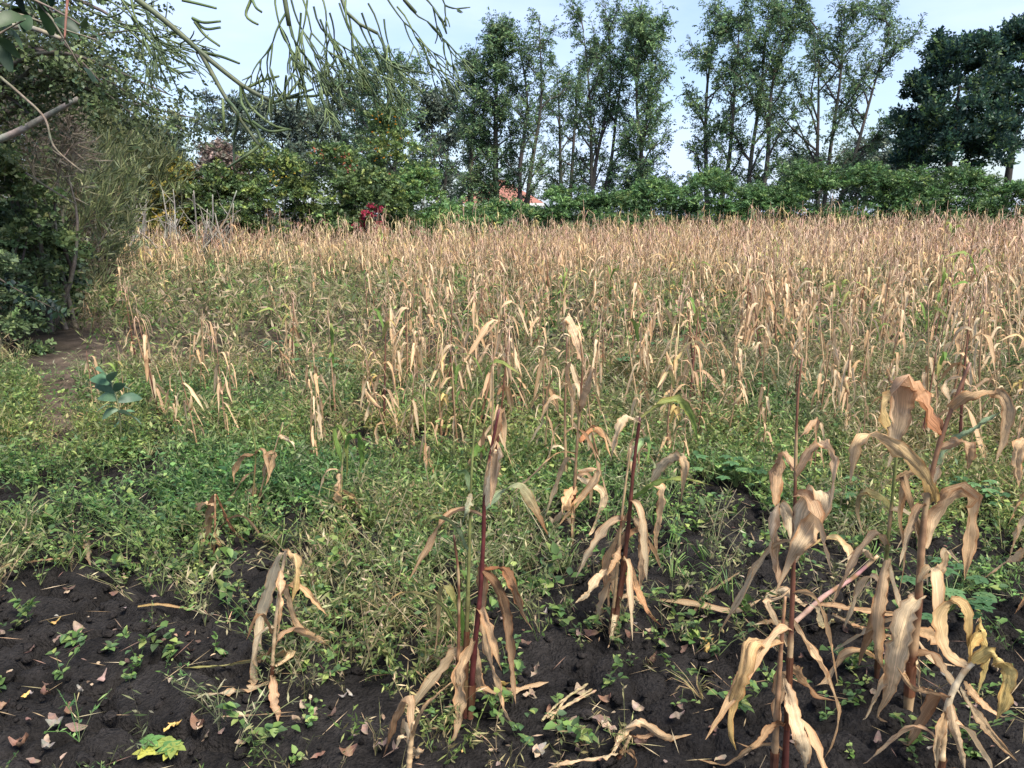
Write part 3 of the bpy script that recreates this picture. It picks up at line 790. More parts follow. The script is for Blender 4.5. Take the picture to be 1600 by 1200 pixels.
# grey dead stick and a few vines crossing the left margin
rgd = np.random.default_rng(73)
def stick(name, label, pts, Y, r, col, cat, dY=0.0):
    P = np.array([at(x, y, Y + dY * i / max(1, len(pts) - 1)) for i, (x, y) in enumerate(pts)])
    mb = MB(); S = spline(P, max(6, 4 * len(P))); tube(mb, S, np.linspace(r, r * .6, len(S)), 6, jit(col, len(S), .12, rg=rgd))
    return tag(mb.build(name, M_BARK, None, P[0]), label, cat)
stick('dead_branch', 'pale grey dead branch slanting through the left margin', [(-20, 225), (25, 207), (75, 180), (122, 154)], 8.6, .045, (.24, .215, .18), 'branch')
stick('dead_branch', 'thin brown dead branch below the pale grey one', [(0, 120), (35, 150), (70, 185), (85, 230), (130, 270)], 8.2, .014, (.17, .14, .11), 'branch')
stick('dead_branch', 'thin pale twig low in the tawny brush at left', [(40, 270), (80, 296), (120, 320)], 9.5, .012, (.25, .20, .15), 'branch')
stick('dead_branch', 'reddish straight twig hanging at the top left corner', [(107, -20), (103, 30), (101, 62)], 3.2, .006, (.28, .14, .11), 'branch')
stick('dead_branch', 'pale thin branch crossing the upper left leaves', [(-20, 45), (40, 42), (95, 60)], 5.0, .02, (.22, .20, .16), 'branch')

# low dark twig with leaves reaching over the path
def dark_twig():
    rg = np.random.default_rng(74)
    pts = [at(x, y, 6.2) for x, y in ((-90, 400), (-20, 425), (30, 455), (85, 482))]; b = np.array(pts[0]); b[2] = gz(b[0], b[1])
    root = empty('leafy_bush', b, 'dark leafy twig reaching over the path from the left edge', 'bush')
    P = spline([b] + pts, 20); mb = MB(); tube(mb, P, np.linspace(.02, .004, 20), 5, (.06, .05, .04)); mb.build('stem', M_BARK, root, b)
    n = 150; i = rg.integers(7, 20, n); f = MB()
    leaves(f, P[i] + rg.normal(0, .03, (n, 3)), rg.normal(0, .7, (n, 3)) + [.4, 0, -.1], rg.uniform(.05, .085, n), rg.uniform(.03, .045, n), mixc([(.016, .032, .022), (.026, .05, .03), (.012, .022, .018)], [3, 2, 2], n, .2, rg), hexa=True, rg=rg)
    f.build('crown', M_GLOSS, root, b)
dark_twig()

# ------------------------------------------------------------------ pencil tree overhanging from the upper left
def pencil_tree():
    rg = np.random.default_rng(81)
    b = np.array([-2.75, 2.1, 0.0]); b[2] = gz(b[0], b[1]) - .05
    root = empty('pencil_tree', b, 'overhanging pencil tree with leafless green twigs against the sky', 'tree')
    S = spline([b, b + [.1, .05, 1.0], b + [.35, .2, 2.0], b + [.9, .5, 2.75]], 12)
    mb = MB(); tube(mb, S, np.linspace(.09, .03, 12), 8, jit((.12, .11, .08), 12)); mb.build('trunk', M_BARK, root, b)
    GC = [(.080, .115, .046), (.058, .085, .040), (.115, .15, .058)]
    def seg(mbx, p, d, L, r, c):
        q = p + d * L; m = (p + q) / 2 + rg.normal(0, .06 * L, 3)
        tube(mbx, spline([p, m, q], 4), np.array([r * 1.05, r * .95, r * .88, r * .6]), 5, c); return q
    def grow(mbx, p, d, L, r, depth, bias):
        c = np.array(GC[rg.integers(0, 3)]) * rg.uniform(.75, 1.2)
        q = seg(mbx, p, d, L, r, c)
        if depth == 0: return
        for k in range(int(rg.integers(2, 4)) + (1 if depth == 1 and rg.random() < .5 else 0)):
            nd = norm(d * .9 + rg.normal(0, .34, 3) * [1, 1, 1] + bias)
            grow(mbx, q, nd, L * rg.uniform(.6, 1.0), max(r * .86, .0022), depth - 1, bias)
    def limb(pts, Y, r0, r1, src=None):
        P = [at(x, y, Y) for x, y in pts]
        if src is not None: P = [S[src]] + P
        P = spline(P, 24); m = MB(); tube(m, P, np.linspace(r0, r1, 24), 7, jit((.095, .11, .06), 24, .08, rg=rg)); m.build('limb', M_PENCIL, root, b); return P
    # the long limb crossing the sky and its fork
    A = limb([(130, -60), (215, 0), (262, 36), (312, 80), (348, 110), (385, 138), (428, 160)], 2.9, .016, .0075, 10)
    Bq = limb([(312, 80), (333, 118), (354, 155), (378, 190), (405, 228)], 2.9, .009, .005)
    sg = MB()
    hand = [[(428, 160), (455, 152), (500, 148), (520, 128)], [(428, 160), (462, 148), (490, 139)], [(376, 132), (377, 160), (384, 172), (395, 200)], [(376, 132), (390, 165), (425, 195), (455, 203)],
            [(385, 138), (410, 126), (436, 119)], [(354, 155), (372, 178), (366, 215), (366, 268)], [(404, 228), (385, 243), (356, 262)], [(378, 185), (400, 200), (410, 225)], [(312, 80), (345, 88), (374, 99)],
            [(348, 155), (349, 180), (350, 206)], [(372, 178), (368, 200), (361, 214)], [(395, 190), (420, 205), (450, 202)], [(405, 228), (415, 222), (430, 238)], [(444, 155), (446, 130), (447, 118)], [(447, 152), (470, 122), (474, 105)],
            [(300, 28), (318, 35), (345, 33)], [(302, 30), (320, 45), (345, 43)], [(304, 34), (320, 55), (343, 72)], [(284, 0), (310, 6), (338, 13)], [(392, 0), (384, 22), (392, 32), (403, 38)], [(392, -5), (400, 12), (409, 19)]]
    for h in hand:
        P = spline([at(x, y, 2.9 + rg.normal(0, .03) * (i > 0)) for i, (x, y) in enumerate(h)], 10); tube(sg, P, np.linspace(.0058, .0042, 10), 5, np.array(GC[rg.integers(0, 3)]) * rg.uniform(.8, 1.2))
    sg.build('twig_cluster', M_PENCIL, root, b)
    # hanging clusters
    C1 = limb([(380, -70), (440, -20), (448, 18), (452, 40)], 2.75, .013, .008, 11)
    C2 = limb([(420, -90), (520, -25), (545, 25), (590, 52)], 2.95, .012, .006, 11)
    C3 = limb([(450, -95), (560, -50), (620, -12), (650, 20)], 3.05, .012, .006, 11)
    seeds = [(448, 18, 2.75, (-.35, 0, -.8)), (450, 25, 2.75, (.05, .1, -1)), (452, 38, 2.75, (.35, .1, -.9)), (470, -10, 2.8, (.2, 0, -1)), (500, -10, 2.85, (.15, -.1, -1)), (530, 5, 2.95, (.3, .1, -.9)),
             (545, 25, 2.95, (.05, 0, -1)), (560, 35, 2.95, (.5, .1, -.8)), (590, 52, 2.95, (.4, 0, -.7)), (600, -10, 3.05, (.5, .1, -.6)), (630, 0, 3.05, (.6, 0, -.5)), (490, 10, 2.8, (.4, .1, -.9)), (575, 5, 3.0, (.4, .1, -.8)), (430, -10, 2.75, (-.1, .1, -1)), (480, 0, 2.9, (0, .1, -1)), (515, 20, 3.0, (.1, .1, -1)), (455, 0, 2.9, (.2, .2, -1)), (540, 0, 2.85, (.2, 0, -1)), (500, 30, 2.8, (-.1, .1, -1)), (600, 30, 3.0, (.1, .1, -1)), (620, 10, 3.1, (.4, .1, -.8)), (470, 20, 2.7, (-.2, .1, -1)), (565, 20, 2.8, (.3, .1, -.9))]
    for (x, y, Y, d) in seeds:
        m = MB(); grow(m, at(x, y, Y), norm(np.array(d) + rg.normal(0, .1, 3)), rg.uniform(.085, .125), .0038, 3, np.array([.10, 0, -.20])); m.build('twig_cluster', M_PENCIL, root, b)
    for (x, y, Y, d) in [(680, -20, 3.1, (.4, 0, -.7)), (655, -12, 3.1, (.6, 0, -.6))]:
        m = MB(); grow(m, at(x, y, Y), norm(np.array(d)), .07, .0042, 2, np.array([.1, 0, -.1])); m.build('twig_cluster', M_PENCIL, root, b)
    # bristling clusters at the upper left
    for (x, y, Y, d) in [(120, 5, 3.3, (.8, .1, -.35)), (135, -15, 3.2, (.9, 0, -.2)), (160, -5, 3.1, (.7, .1, -.5)), (150, 20, 3.4, (.8, 0, -.3)), (190, 0, 3.0, (.5, 0, -.8)), (205, 0, 3.1, (.2, .1, -1)), (170, 30, 3.3, (.8, .1, -.3)), (225, 10, 3.0, (.3, .1, -.9))]:
        m = MB(); grow(m, at(x, y, Y), norm(np.array(d)), rg.uniform(.10, .14), .0042, 3, np.array([.16, 0, -.03])); m.build('twig_cluster', M_PENCIL, root, b)
pencil_tree()
# ------------------------------------------------------------------ maize
TAN = (0.59, 0.385, 0.205); BUFF = (0.67, 0.48, 0.29); PALE = (0.70, 0.56, 0.36); PINK = (0.55, 0.36, 0.215); RUST = (0.36, 0.16, 0.075)
GOLD = (0.52, 0.36, 0.13); GREEN = (0.16, 0.27, 0.06); GRNG = (0.30, 0.40, 0.23); OLV = (0.30, 0.30, 0.10); BRN = (0.30, 0.17, 0.09); YELL = (0.58, 0.45, 0.18)
MAROON = (0.075, 0.020, 0.019); STAN = (0.36, 0.25, 0.14); SBRN = (0.16, 0.075, 0.045); SGRN = (0.20, 0.24, 0.08)

def grad(c0, c1, n, p=1.0):
    t = (np.linspace(0, 1, n) ** p)[:, None]
    return np.array(c0) * (1 - t) + np.array(c1) * t

def leaf_width(n, w, base=.45):
    t = np.linspace(0, 1, n)
    f = np.interp(t, [0, .12, .38, .65, .85, 1.0], [base, .75, 1.0, .82, .45, .03])
    return w * f

rgm = np.random.default_rng(500)
def hero_leaf(root, b, pts, wpx, c0, c1, Y, dtip, n=30):
    m = len(pts)
    P = []
    for i, (x, y) in enumerate(pts):
        u = i / (m - 1)
        yy = Y + dtip * math.sin(u * math.pi * .62) + (rgm.normal(0, .015) if 0 < i else 0)
        p = at(x, y, yy)
        p[2] = max(p[2], gz(p[0], p[1]) + .012)
        P.append(p)
    S = spline(P, n)
    t = np.linspace(0, 1, n)
    roll = np.interp(t, np.linspace(0, 1, 7), rgm.uniform(.55, 1.12, 7))
    W = leaf_width(n, wpx * 1.45 / FPX * Y) * roll
    tw = np.interp(t, np.linspace(0, 1, 6), np.r_[0, 0, np.cumsum(rgm.normal(0, .38, 4))])
    mb = MB()
    C = grad(c0, c1, n, rgm.uniform(.6, 1.6)) * rgm.uniform(.88, 1.12, (n, 1))
    sg = 1 if dtip > 0 else -1
    ribbon(mb, S, W, C, (rgm.uniform(.62, .95), sg * rgm.uniform(.45, .75), rgm.normal(0, .12)), tw, k=6, fold=rgm.uniform(.2, .8) * rgm.choice([-1, 1]), wave=rgm.uniform(.12, .4), wf=rgm.uniform(2.5, 5.0), ph=rgm.uniform(0, 6), fixed=True, crumple=.10, rg=rgm, ragged=.10)
    o = mb.build('leaf', M_DRY, root, b)
    return o

def hero_stalk(root, b, pts, r0, r1, c0, c1, Y, leany=0.0, name='stalk'):
    P = np.array([at(x, y, Y + leany * i / max(1, len(pts) - 1)) for i, (x, y) in enumerate(pts)])
    P[0, 2] = min(P[0, 2], gz(P[0, 0], P[0, 1]) - .01) if pts[0][1] > 1000 or True else P[0, 2]
    S = spline(P, 34)
    R = np.linspace(r0, r1, 34) * (1 + .22 * (np.sin(np.linspace(0, 1, 34) * math.pi * 7) ** 8))
    mb = MB(); C = grad(c0, c1, 34, .7) * rgm.uniform(.75, 1.25, (34, 1))
    for q in range(7):              # some internodes have bleached, some stay red
        if rgm.random() < .42: C[q * 5:q * 5 + int(rgm.integers(2, 5))] = np.array([STAN, SBRN, BRN, STAN][int(rgm.integers(0, 4))]) * rgm.uniform(.8, 1.15)
    R = R * .78
    tube(mb, S, R * 1.2, 8, C); mb.build(name, M_STALK, root, b)
    # dry leaf sheaths wrapped round the lower stalk
    for q in range(1):
        i = 1 + q * 9 + int(rgm.integers(0, 5)); j = i + int(rgm.integers(3, 8))
        sm = MB(); k = j - i + 1
        cc = [SBRN, SBRN, STAN, SBRN][int(rgm.integers(0, 4))]
        tube(sm, S[i:j + 1], R[i:j + 1] * 1.2 * np.linspace(1.03, rgm.uniform(1.12, 1.35), k) + .0006, 8, jit(cc, k, .12, rg=rgm), cap=False); sm.build('sheath', M_DRY, root, b)
    return S

def tassel_mb(rg, L=.22, n=7, col=(.36, .22, .13), droop=.9, w=.006, m=7):
    mb = MB(); tube(mb, np.array([[0, 0, 0], [.004, 0, L * .6], [.008, .003, L]]), [.004, .003, .0015], 4, col)
    for k in range(n):
        az = rg.uniform(0, 6.28); o = np.array([math.cos(az), math.sin(az), 0]); l = L * rg.uniform(.6, 1.1)
        s = L * rg.uniform(0, .45)
        P = spline([np.array([0, 0, s]), np.array([0, 0, s + l * .35]) + o * l * .22, np.array([0, 0, s + l * (.35 - .25 * droop)]) + o * l * .52, np.array([0, 0, s + l * (.2 - .75 * droop)]) + o * l * .62], m)
        ribbon(mb, P, np.interp(np.linspace(0, 1, m), [0, .2, .7, 1], [.7, 1, 1, .3]) * w, jit(col, 1, .12, rg=rg)[0], np.cross(o, (0, 0, 1)), k=1, fold=0)
    return mb

def maize_leaf(rg, h, az, L, w, fold_at, hang, c0, c1, n=10, k=2, a0=.6):
    """leaf that leaves the stalk at height h, bends at fold_at and hangs"""
    ds = L / (n - 1); p = np.array([0., 0., h]); P = [p.copy()]
    o = np.array([math.cos(az), math.sin(az), 0]); side = np.array([-math.sin(az), math.cos(az), 0])
    drift = rg.normal(0, .12)
    for i in range(1, n):
        t = i / (n - 1)
        s = 1 / (1 + math.exp(-(t - fold_at) * 16)); ang = a0 + (hang - a0) * s
        p = p + ds * (o * math.sin(ang) + np.array([0, 0, 1]) * math.cos(ang) + side * drift * t); p[2] = max(p[2], .02)
        P.append(p.copy())
    mb = MB(); W = leaf_width(n, w) * (1 + rg.normal(0, .06, n))
    ribbon(mb, np.array(P), W, grad(c0, c1, n, rg.uniform(.6, 1.5)), side + rg.normal(0, .2, 3), np.cumsum(rg.normal(0, .28, n)) * rg.uniform(.4, 1.2), k=k, fold=rg.uniform(.15, .7), wave=.25, wf=3, ph=rg.uniform(0, 6), crumple=.10 if k > 1 else .15, rg=rg, ragged=.10)
    return mb

DRYC = [TAN, BUFF, PALE, PINK, PALE, BUFF, TAN, BRN]

HEROES = []
def hero(label, base_px, stalks, lvs, sl=0.0, name='maize_plant', group='large maize plants in the foreground', cat='maize plant', Y=None):
    g = ground_at(*base_px)
    Y = Y or g[1]
    b = np.array([g[0], g[1], gz(g[0], g[1])])
    root = empty(name, b, label, cat, group)
    STK = []; extra = EXTRA_AT.get(tuple(base_px), 0)
    for st in stalks:
        STK.append(hero_stalk(root, b, st[0], st[1], st[2], st[3], st[4], Y, sl))
    for i, lf in enumerate(lvs):
        pts, w, c0, c1 = lf[:4]
        d = lf[4] if len(lf) > 4 else rgm.uniform(.03, .16) * (-1 if i % 2 else 1)
        hero_leaf(root, b, pts, w, c0, c1, Y, d)
    HEROES.append((b[0], b[1]))
    if extra:                       # more of its own withered leaves, round the whole stalk
        rg = np.random.default_rng(int(base_px[0])); A = STK[0]; az = rg.uniform(0, 6.28)
        for q in range(extra):
            i = int(3 + q * 24 / extra); az += 2.4 + rg.normal(0, .3); a = A[i]
            m = maize_leaf(rg, a[2], az, rg.uniform(.22, .46), rg.uniform(.022, .042), rg.uniform(.05, .4), rg.uniform(2.3, 3.05), DRYC[int(rg.integers(0, 8))], DRYC[int(rg.integers(0, 7))], n=18, k=4, a0=rg.uniform(.4, 1.1))
            V = np.concatenate(m.V); V[:, 0] += a[0]; V[:, 1] += a[1]; V[:, 2] = np.maximum(V[:, 2], hgt(V[:, 0], V[:, 1]) + .008); m.V = [V]
            m.build('leaf', M_DRY, root, b)
    return root

EXTRA_AT = {(1230, 1225): 7, (1420, 1110): 7, (1372, 1060): 5, (1472, 1222): 4, (738, 1118): 5, (966, 992): 8, (896, 850): 6, (427, 1070): 4, (396, 800): 4, (534, 812): 3, (335, 860): 3, (640, 1222): 2, (1640, 960): 5}
hero('tall maize plant with dark red stalk and broad buff leaves beside the fallen stalk', (1230, 1225),
     [([(1225, 1232), (1234, 1040), (1240, 875), (1244, 685), (1248, 600), (1254, 560)], .0105, .003, MAROON, SBRN),
      ([(1208, 1226), (1216, 1080), (1222, 990), (1227, 932)], .012, .004, STAN, SBRN)],
     [([(1241, 735), (1232, 712), (1222, 706), (1213, 735), (1211, 790), (1212, 838)], 20, PINK, TAN),
      ([(1237, 880), (1245, 845), (1262, 795), (1279, 770), (1287, 782), (1272, 815), (1250, 850), (1232, 880), (1212, 925)], 30, PALE, BUFF),
      ([(1216, 910), (1207, 850), (1207, 800), (1222, 790), (1233, 815), (1236, 850)], 26, PINK, PALE),
      ([(1222, 1000), (1193, 1002), (1172, 1006), (1162, 1050), (1146, 1100), (1141, 1145), (1150, 1172)], 22, TAN, GOLD),
      ([(1238, 970), (1262, 1010), (1290, 1056), (1309, 1110), (1300, 1160), (1285, 1198)], 15, BUFF, TAN),
      ([(1226, 1060), (1236, 1100), (1252, 1150), (1258, 1205)], 26, BUFF, PALE),
      ([(1243, 690), (1262, 672), (1275, 655), (1270, 700), (1266, 730)], 12, PINK, TAN),
      ([(1242, 745), (1270, 700), (1292, 695), (1303, 712), (1304, 745), (1298, 790)], 16, PINK, BUFF),
      ([(1230, 1010), (1205, 960), (1198, 940), (1222, 930), (1240, 912)], 12, PALE, BUFF),
      ([(1226, 1130), (1200, 1140), (1180, 1165), (1150, 1160)], 14, BRN, TAN),
      ([(1232, 1040), (1255, 1055), (1275, 1085), (1305, 1095)], 18, TAN, BRN)])
hero('tallest maize plant with a thick stalk and one green-grey upper leaf', (1420, 1110),
     [([(1418, 1118), (1426, 1020), (1434, 960), (1437, 900), (1445, 800), (1462, 715), (1483, 650), (1516, 566)], .0165, .005, STAN, SBRN)],
     [([(1476, 676), (1462, 650), (1446, 615), (1420, 597), (1403, 600), (1404, 640), (1396, 690), (1387, 730)], 40, RUST, PALE),
      ([(1459, 786), (1447, 752), (1415, 715), (1372, 686), (1345, 688), (1334, 715), (1328, 755)], 27, GOLD, BUFF),
      ([(1465, 722), (1489, 693), (1527, 667), (1564, 643)], 23, GRNG, GRNG),
      ([(1483, 640), (1516, 616), (1552, 611), (1574, 632), (1568, 680), (1556, 722)], 20, TAN, BUFF),
      ([(1450, 858), (1466, 818), (1494, 780), (1514, 780), (1514, 832), (1508, 905)], 30, BUFF, TAN),
      ([(1440, 930), (1420, 950), (1405, 1010), (1390, 1080), (1368, 1150), (1378, 1205)], 30, PALE, TAN),
      ([(1444, 850), (1420, 760), (1412, 745), (1402, 800), (1412, 870), (1404, 930)], 14, TAN, BUFF),
      ([(1470, 700), (1500, 690), (1515, 700), (1512, 735)], 14, PINK, TAN),
      ([(1490, 640), (1478, 600), (1500, 590), (1518, 605)], 9, PALE, BUFF),
      ([(1438, 905), (1470, 890), (1478, 860), (1500, 880)], 12, BUFF, PALE),
      ([(1432, 985), (1465, 1000), (1480, 1020), (1510, 1035)], 24, TAN, BUFF)])
hero('maize plant with a green-tinged red stalk left of the thickest stalk', (1372, 1060),
     [([(1369, 1066), (1374, 1005), (1380, 930), (1386, 859), (1396, 760), (1404, 680), (1410, 650)], .010, .004, MAROON, SGRN)],
     [([(1400, 690), (1390, 660), (1383, 635), (1398, 632), (1412, 650), (1418, 672)], 22, GOLD, PALE),
      ([(1386, 870), (1378, 920), (1370, 990), (1372, 1030), (1386, 1052)], 18, BUFF, TAN),
      ([(1388, 880), (1400, 930), (1425, 985), (1455, 1030), (1488, 1075)], 18, PALE, BUFF),
      ([(1384, 900), (1372, 960), (1350, 1010), (1342, 1040)], 14, TAN, BRN),
      ([(1390, 800), (1378, 780), (1352, 770), (1340, 790), (1350, 840)], 12, OLV, BUFF),
      ([(1396, 750), (1432, 735), (1455, 745), (1448, 800)], 12, TAN, PALE)])
hero('maize clump with pale stub stalk and gold hanging leaves in the bottom right corner', (1472, 1222),
     [([(1468, 1228), (1476, 1130), (1487, 1085), (1506, 1050), (1520, 1036)], .011, .008, STAN, PALE)],
     [([(1512, 1040), (1480, 1015), (1472, 965), (1490, 942), (1509, 958), (1514, 1030)], 22, BUFF, GOLD),
      ([(1518, 1036), (1550, 1022), (1578, 1045), (1572, 1090), (1556, 1126)], 24, YELL, GOLD),
      ([(1506, 1065), (1530, 1095), (1560, 1118), (1578, 1120)], 15, TAN, BUFF),
      ([(1484, 1095), (1494, 1146), (1508, 1205)], 14, BUFF, PALE),
      ([(1500, 1075), (1535, 1130), (1588, 1200)], 14, PALE, TAN),
      ([(1480, 1110), (1466, 1150), (1462, 1205)], 14, TAN, PALE),
      ([(1514, 1036), (1520, 1000), (1536, 985), (1540, 1040), (1528, 1085)], 24, GOLD, YELL),
      ([(1484, 1090), (1450, 1085), (1425, 1075), (1400, 1040)], 12, BRN, TAN)])
hero('three dark red maize stalks with long hanging rusty leaves near the middle', (738, 1118),
     [([(735, 1122), (740, 1030), (750, 930), (755, 850), (758, 760), (770, 690), (780, 640)], .0115, .004, MAROON, MAROON),
      ([(726, 1105), (729, 1000), (732, 900), (735, 780), (739, 700), (744, 640), (746, 590)], .0100, .002, MAROON, SGRN),
      ([(715, 1110), (716, 1030), (717, 960), (716, 895), (709, 836)], .0070, .004, SBRN, SBRN)],
     [([(755, 890), (777, 917), (792, 965), (798, 1050), (806, 1120)], 22, BRN, PINK),
      ([(757, 888), (785, 888), (804, 915), (818, 958), (833, 985)], 12, RUST, TAN),
      ([(756, 798), (785, 768), (812, 760), (834, 790), (856, 835)], 15, GRNG, RUST),
      ([(757, 790), (764, 745), (768, 706), (778, 705), (774, 740), (766, 790)], 26, PALE, PINK),
      ([(772, 690), (777, 650), (785, 640), (790, 665), (789, 705)], 14, BRN, BUFF),
      ([(754, 952), (760, 1010), (772, 1054), (789, 1115), (806, 1148)], 17, TAN, BUFF),
      ([(740, 1000), (748, 1065), (764, 1115), (783, 1160)], 15, BUFF, PINK),
      ([(741, 998), (722, 1050), (722, 1096), (711, 1150), (700, 1195)], 19, TAN, BUFF),
      ([(714, 930), (722, 960), (728, 1030), (722, 1070)], 10, GREEN, GREEN),
      ([(716, 990), (688, 945), (645, 927), (614, 936), (597, 968)], 8, GREEN, TAN),
      ([(717, 955), (700, 916), (687, 925), (684, 975), (679, 1022)], 11, OLV, PINK),
      ([(731, 862), (708, 822), (676, 808), (655, 830)], 9, GRNG, OLV),
      ([(735, 775), (728, 740), (710, 735), (698, 738)], 10, GRNG, GREEN),
      ([(736, 770), (728, 795), (722, 820)], 10, PALE, GRNG),
      ([(738, 715), (742, 705), (752, 700), (756, 712)], 14, GREEN, GREEN)])
hero('maize plant with split red stalk and skirt of buff leaves right of the middle', (966, 992),
     [([(960, 996), (966, 945), (974, 890), (982, 820), (990, 730), (1000, 652)], .0115, .006, SBRN, MAROON),
      ([(953, 988), (960, 935), (966, 870), (972, 800), (985, 700)], .008, .004, STAN, STAN)],
     [([(1000, 656), (1030, 636), (1062, 629), (1082, 650), (1092, 695)], 12, OLV, GREEN),
      ([(999, 660), (975, 654), (962, 690), (954, 722)], 11, PALE, BUFF),
      ([(981, 800), (958, 850), (945, 885), (950, 946), (934, 970)], 13, TAN, PINK),
      ([(948, 890), (935, 900), (920, 928), (899, 942)], 13, BUFF, PALE),
      ([(990, 808), (1004, 830), (1004, 875), (999, 928)], 14, BUFF, PINK),
      ([(984, 875), (997, 925), (1014, 958), (1033, 977)], 10, TAN, RUST),
      ([(975, 830), (962, 870), (957, 910), (972, 952)], 12, PINK, BUFF),
      ([(988, 780), (1025, 755), (1068, 749), (1116, 759)], 9, GREEN, OLV),
      ([(1016, 758), (1031, 764), (1029, 806), (1024, 840), (1027, 862)], 16, BUFF, TAN),
      ([(1018, 752), (1038, 722), (1060, 712), (1070, 730), (1064, 785)], 14, PALE, TAN),
      ([(985, 720), (1000, 690), (1016, 690), (1012, 722)], 12, GRNG, GREEN),
      ([(970, 850), (958, 880), (948, 900)], 10, PINK, TAN),
      ([(980, 900), (985, 930), (975, 960)], 14, TAN, BUFF)])
hero('maize plant with flopped pale leaves left of the split red stalk', (896, 850),
     [([(893, 854), (896, 800), (900, 720), (906, 640), (910, 570), (906, 530)], .010, .004, SBRN, STAN)],
     [([(900, 722), (886, 720), (868, 765), (851, 810)], 10, BUFF, PALE),
      ([(903, 735), (935, 735), (915, 770), (893, 796), (872, 822)], 12, BUFF, TAN),
      ([(902, 745), (943, 772), (928, 825), (917, 856)], 12, PALE, BUFF),
      ([(907, 640), (920, 600), (928, 575), (931, 600)], 12, PINK, BUFF),
      ([(908, 560), (893, 505), (882, 500), (880, 530)], 12, PINK, PALE),
      ([(905, 650), (893, 610), (886, 580), (895, 560)], 10, TAN, PINK),
      ([(904, 690), (925, 668), (945, 680), (955, 715)], 9, RUST, TAN),
      ([(900, 760), (880, 790), (862, 815)], 18, TAN, BUFF)])
hero('bleached broken maize tuft with folded leaves beside the bare soil', (427, 1070),
     [([(424, 1076), (426, 1035), (430, 980), (438, 910), (447, 860)], .007, .005, STAN, BUFF)],
     [([(448, 862), (436, 868), (418, 925), (405, 971), (405, 1010), (427, 1070)], 20, PALE, PALE),
      ([(446, 860), (458, 866), (464, 896), (457, 940)], 15, BUFF, GOLD),
      ([(440, 904), (451, 937), (467, 979), (507, 998)], 10, BUFF, TAN),
      ([(438, 890), (437, 940), (432, 1008)], 13, BUFF, TAN),
      ([(430, 1040), (455, 1022), (417, 1029), (363, 1067), (294, 1114)], 15, BUFF, OLV),
      ([(427, 1065), (388, 1092), (342, 1117), (303, 1160)], 14, BUFF, PALE),
      ([(424, 1010), (408, 1030), (395, 1060)], 10, BRN, TAN),
      ([(426, 990), (405, 960), (385, 1000)], 9, TAN, BRN)])
hero('short broken maize stub with one folded brown leaf at the bottom edge', (640, 1222),
     [([(637, 1226), (642, 1160), (648, 1128)], .010, .007, STAN, STAN)],
     [([(644, 1140), (640, 1090), (628, 1096), (612, 1130), (600, 1204)], 22, BUFF, BRN),
      ([(644, 1150), (660, 1112), (690, 1080), (712, 1062)], 9, STAN, TAN),
      ([(642, 1170), (656, 1180), (664, 1204)], 16, PALE, BUFF),
      ([(640, 1155), (628, 1150), (618, 1170)], 9, BUFF, PALE)])
hero('small maize plant with green upper leaves and one rusty arched leaf', (534, 812),
     [([(532, 818), (533, 760), (536, 710), (540, 680)], .007, .004, STAN, SGRN)],
     [([(536, 720), (527, 690), (524, 668), (535, 672), (540, 700), (541, 750)], 11, GREEN, OLV),
      ([(540, 700), (548, 680), (557, 680), (563, 700), (562, 740)], 11, GREEN, GREEN),
      ([(536, 765), (552, 778), (565, 800), (574, 840)], 7, TAN, RUST),
      ([(533, 740), (530, 770), (532, 806)], 13, BUFF, TAN),
      ([(534, 750), (524, 775), (526, 805)], 9, PINK, TAN)])
hero('withered maize plant with curled hanging leaves left of the small green-topped one', (396, 800),
     [([(392, 806), (397, 750), (399, 700), (388, 655)], .006, .004, SBRN, SGRN),
      ([(400, 800), (412, 750), (430, 700), (442, 660)], .006, .003, STAN, STAN)],
     [([(396, 710), (378, 712), (368, 735), (366, 755)], 9, BRN, TAN),
      ([(412, 745), (420, 715), (427, 710), (420, 745), (414, 760)], 8, BUFF, TAN),
      ([(400, 755), (388, 775), (374, 785), (380, 800)], 12, BUFF, PALE),
      ([(388, 665), (386, 650), (392, 655), (396, 690)], 9, GREEN, OLV),
      ([(396, 795), (410, 792), (420, 800), (416, 815)], 11, TAN, BUFF),
      ([(436, 680), (455, 690), (462, 705)], 8, BUFF, PALE)])
hero('collapsed maize plant with two spread brown leaves left of the bleached tuft', (335, 860),
     [([(334, 866), (336, 820), (336, 772)], .006, .004, SBRN, BRN)],
     [([(333, 773), (322, 815), (309, 872)], 12, BRN, PALE),
      ([(338, 772), (356, 810), (372, 835), (392, 850)], 9, RUST, BRN),
      ([(334, 790), (318, 790), (310, 800)], 12, BUFF, TAN),
      ([(336, 830), (345, 850), (338, 895)], 9, TAN, BRN)])
hero('flattened maize plant with one leaf arched over the soil at the bottom edge', (970, 1185),
     [([(962, 1192), (975, 1170), (985, 1150)], .006, .005, STAN, STAN)],
     [([(956, 1196), (970, 1145), (1000, 1128), (1036, 1150), (1078, 1190)], 15, PALE, TAN),
      ([(965, 1180), (930, 1182), (880, 1192), (850, 1204)], 10, PALE, BUFF),
      ([(985, 1150), (992, 1165), (1015, 1185), (1030, 1200)], 10, BRN, PINK),
      ([(968, 1190), (985, 1175), (995, 1190), (990, 1205)], 8, TAN, BRN)])
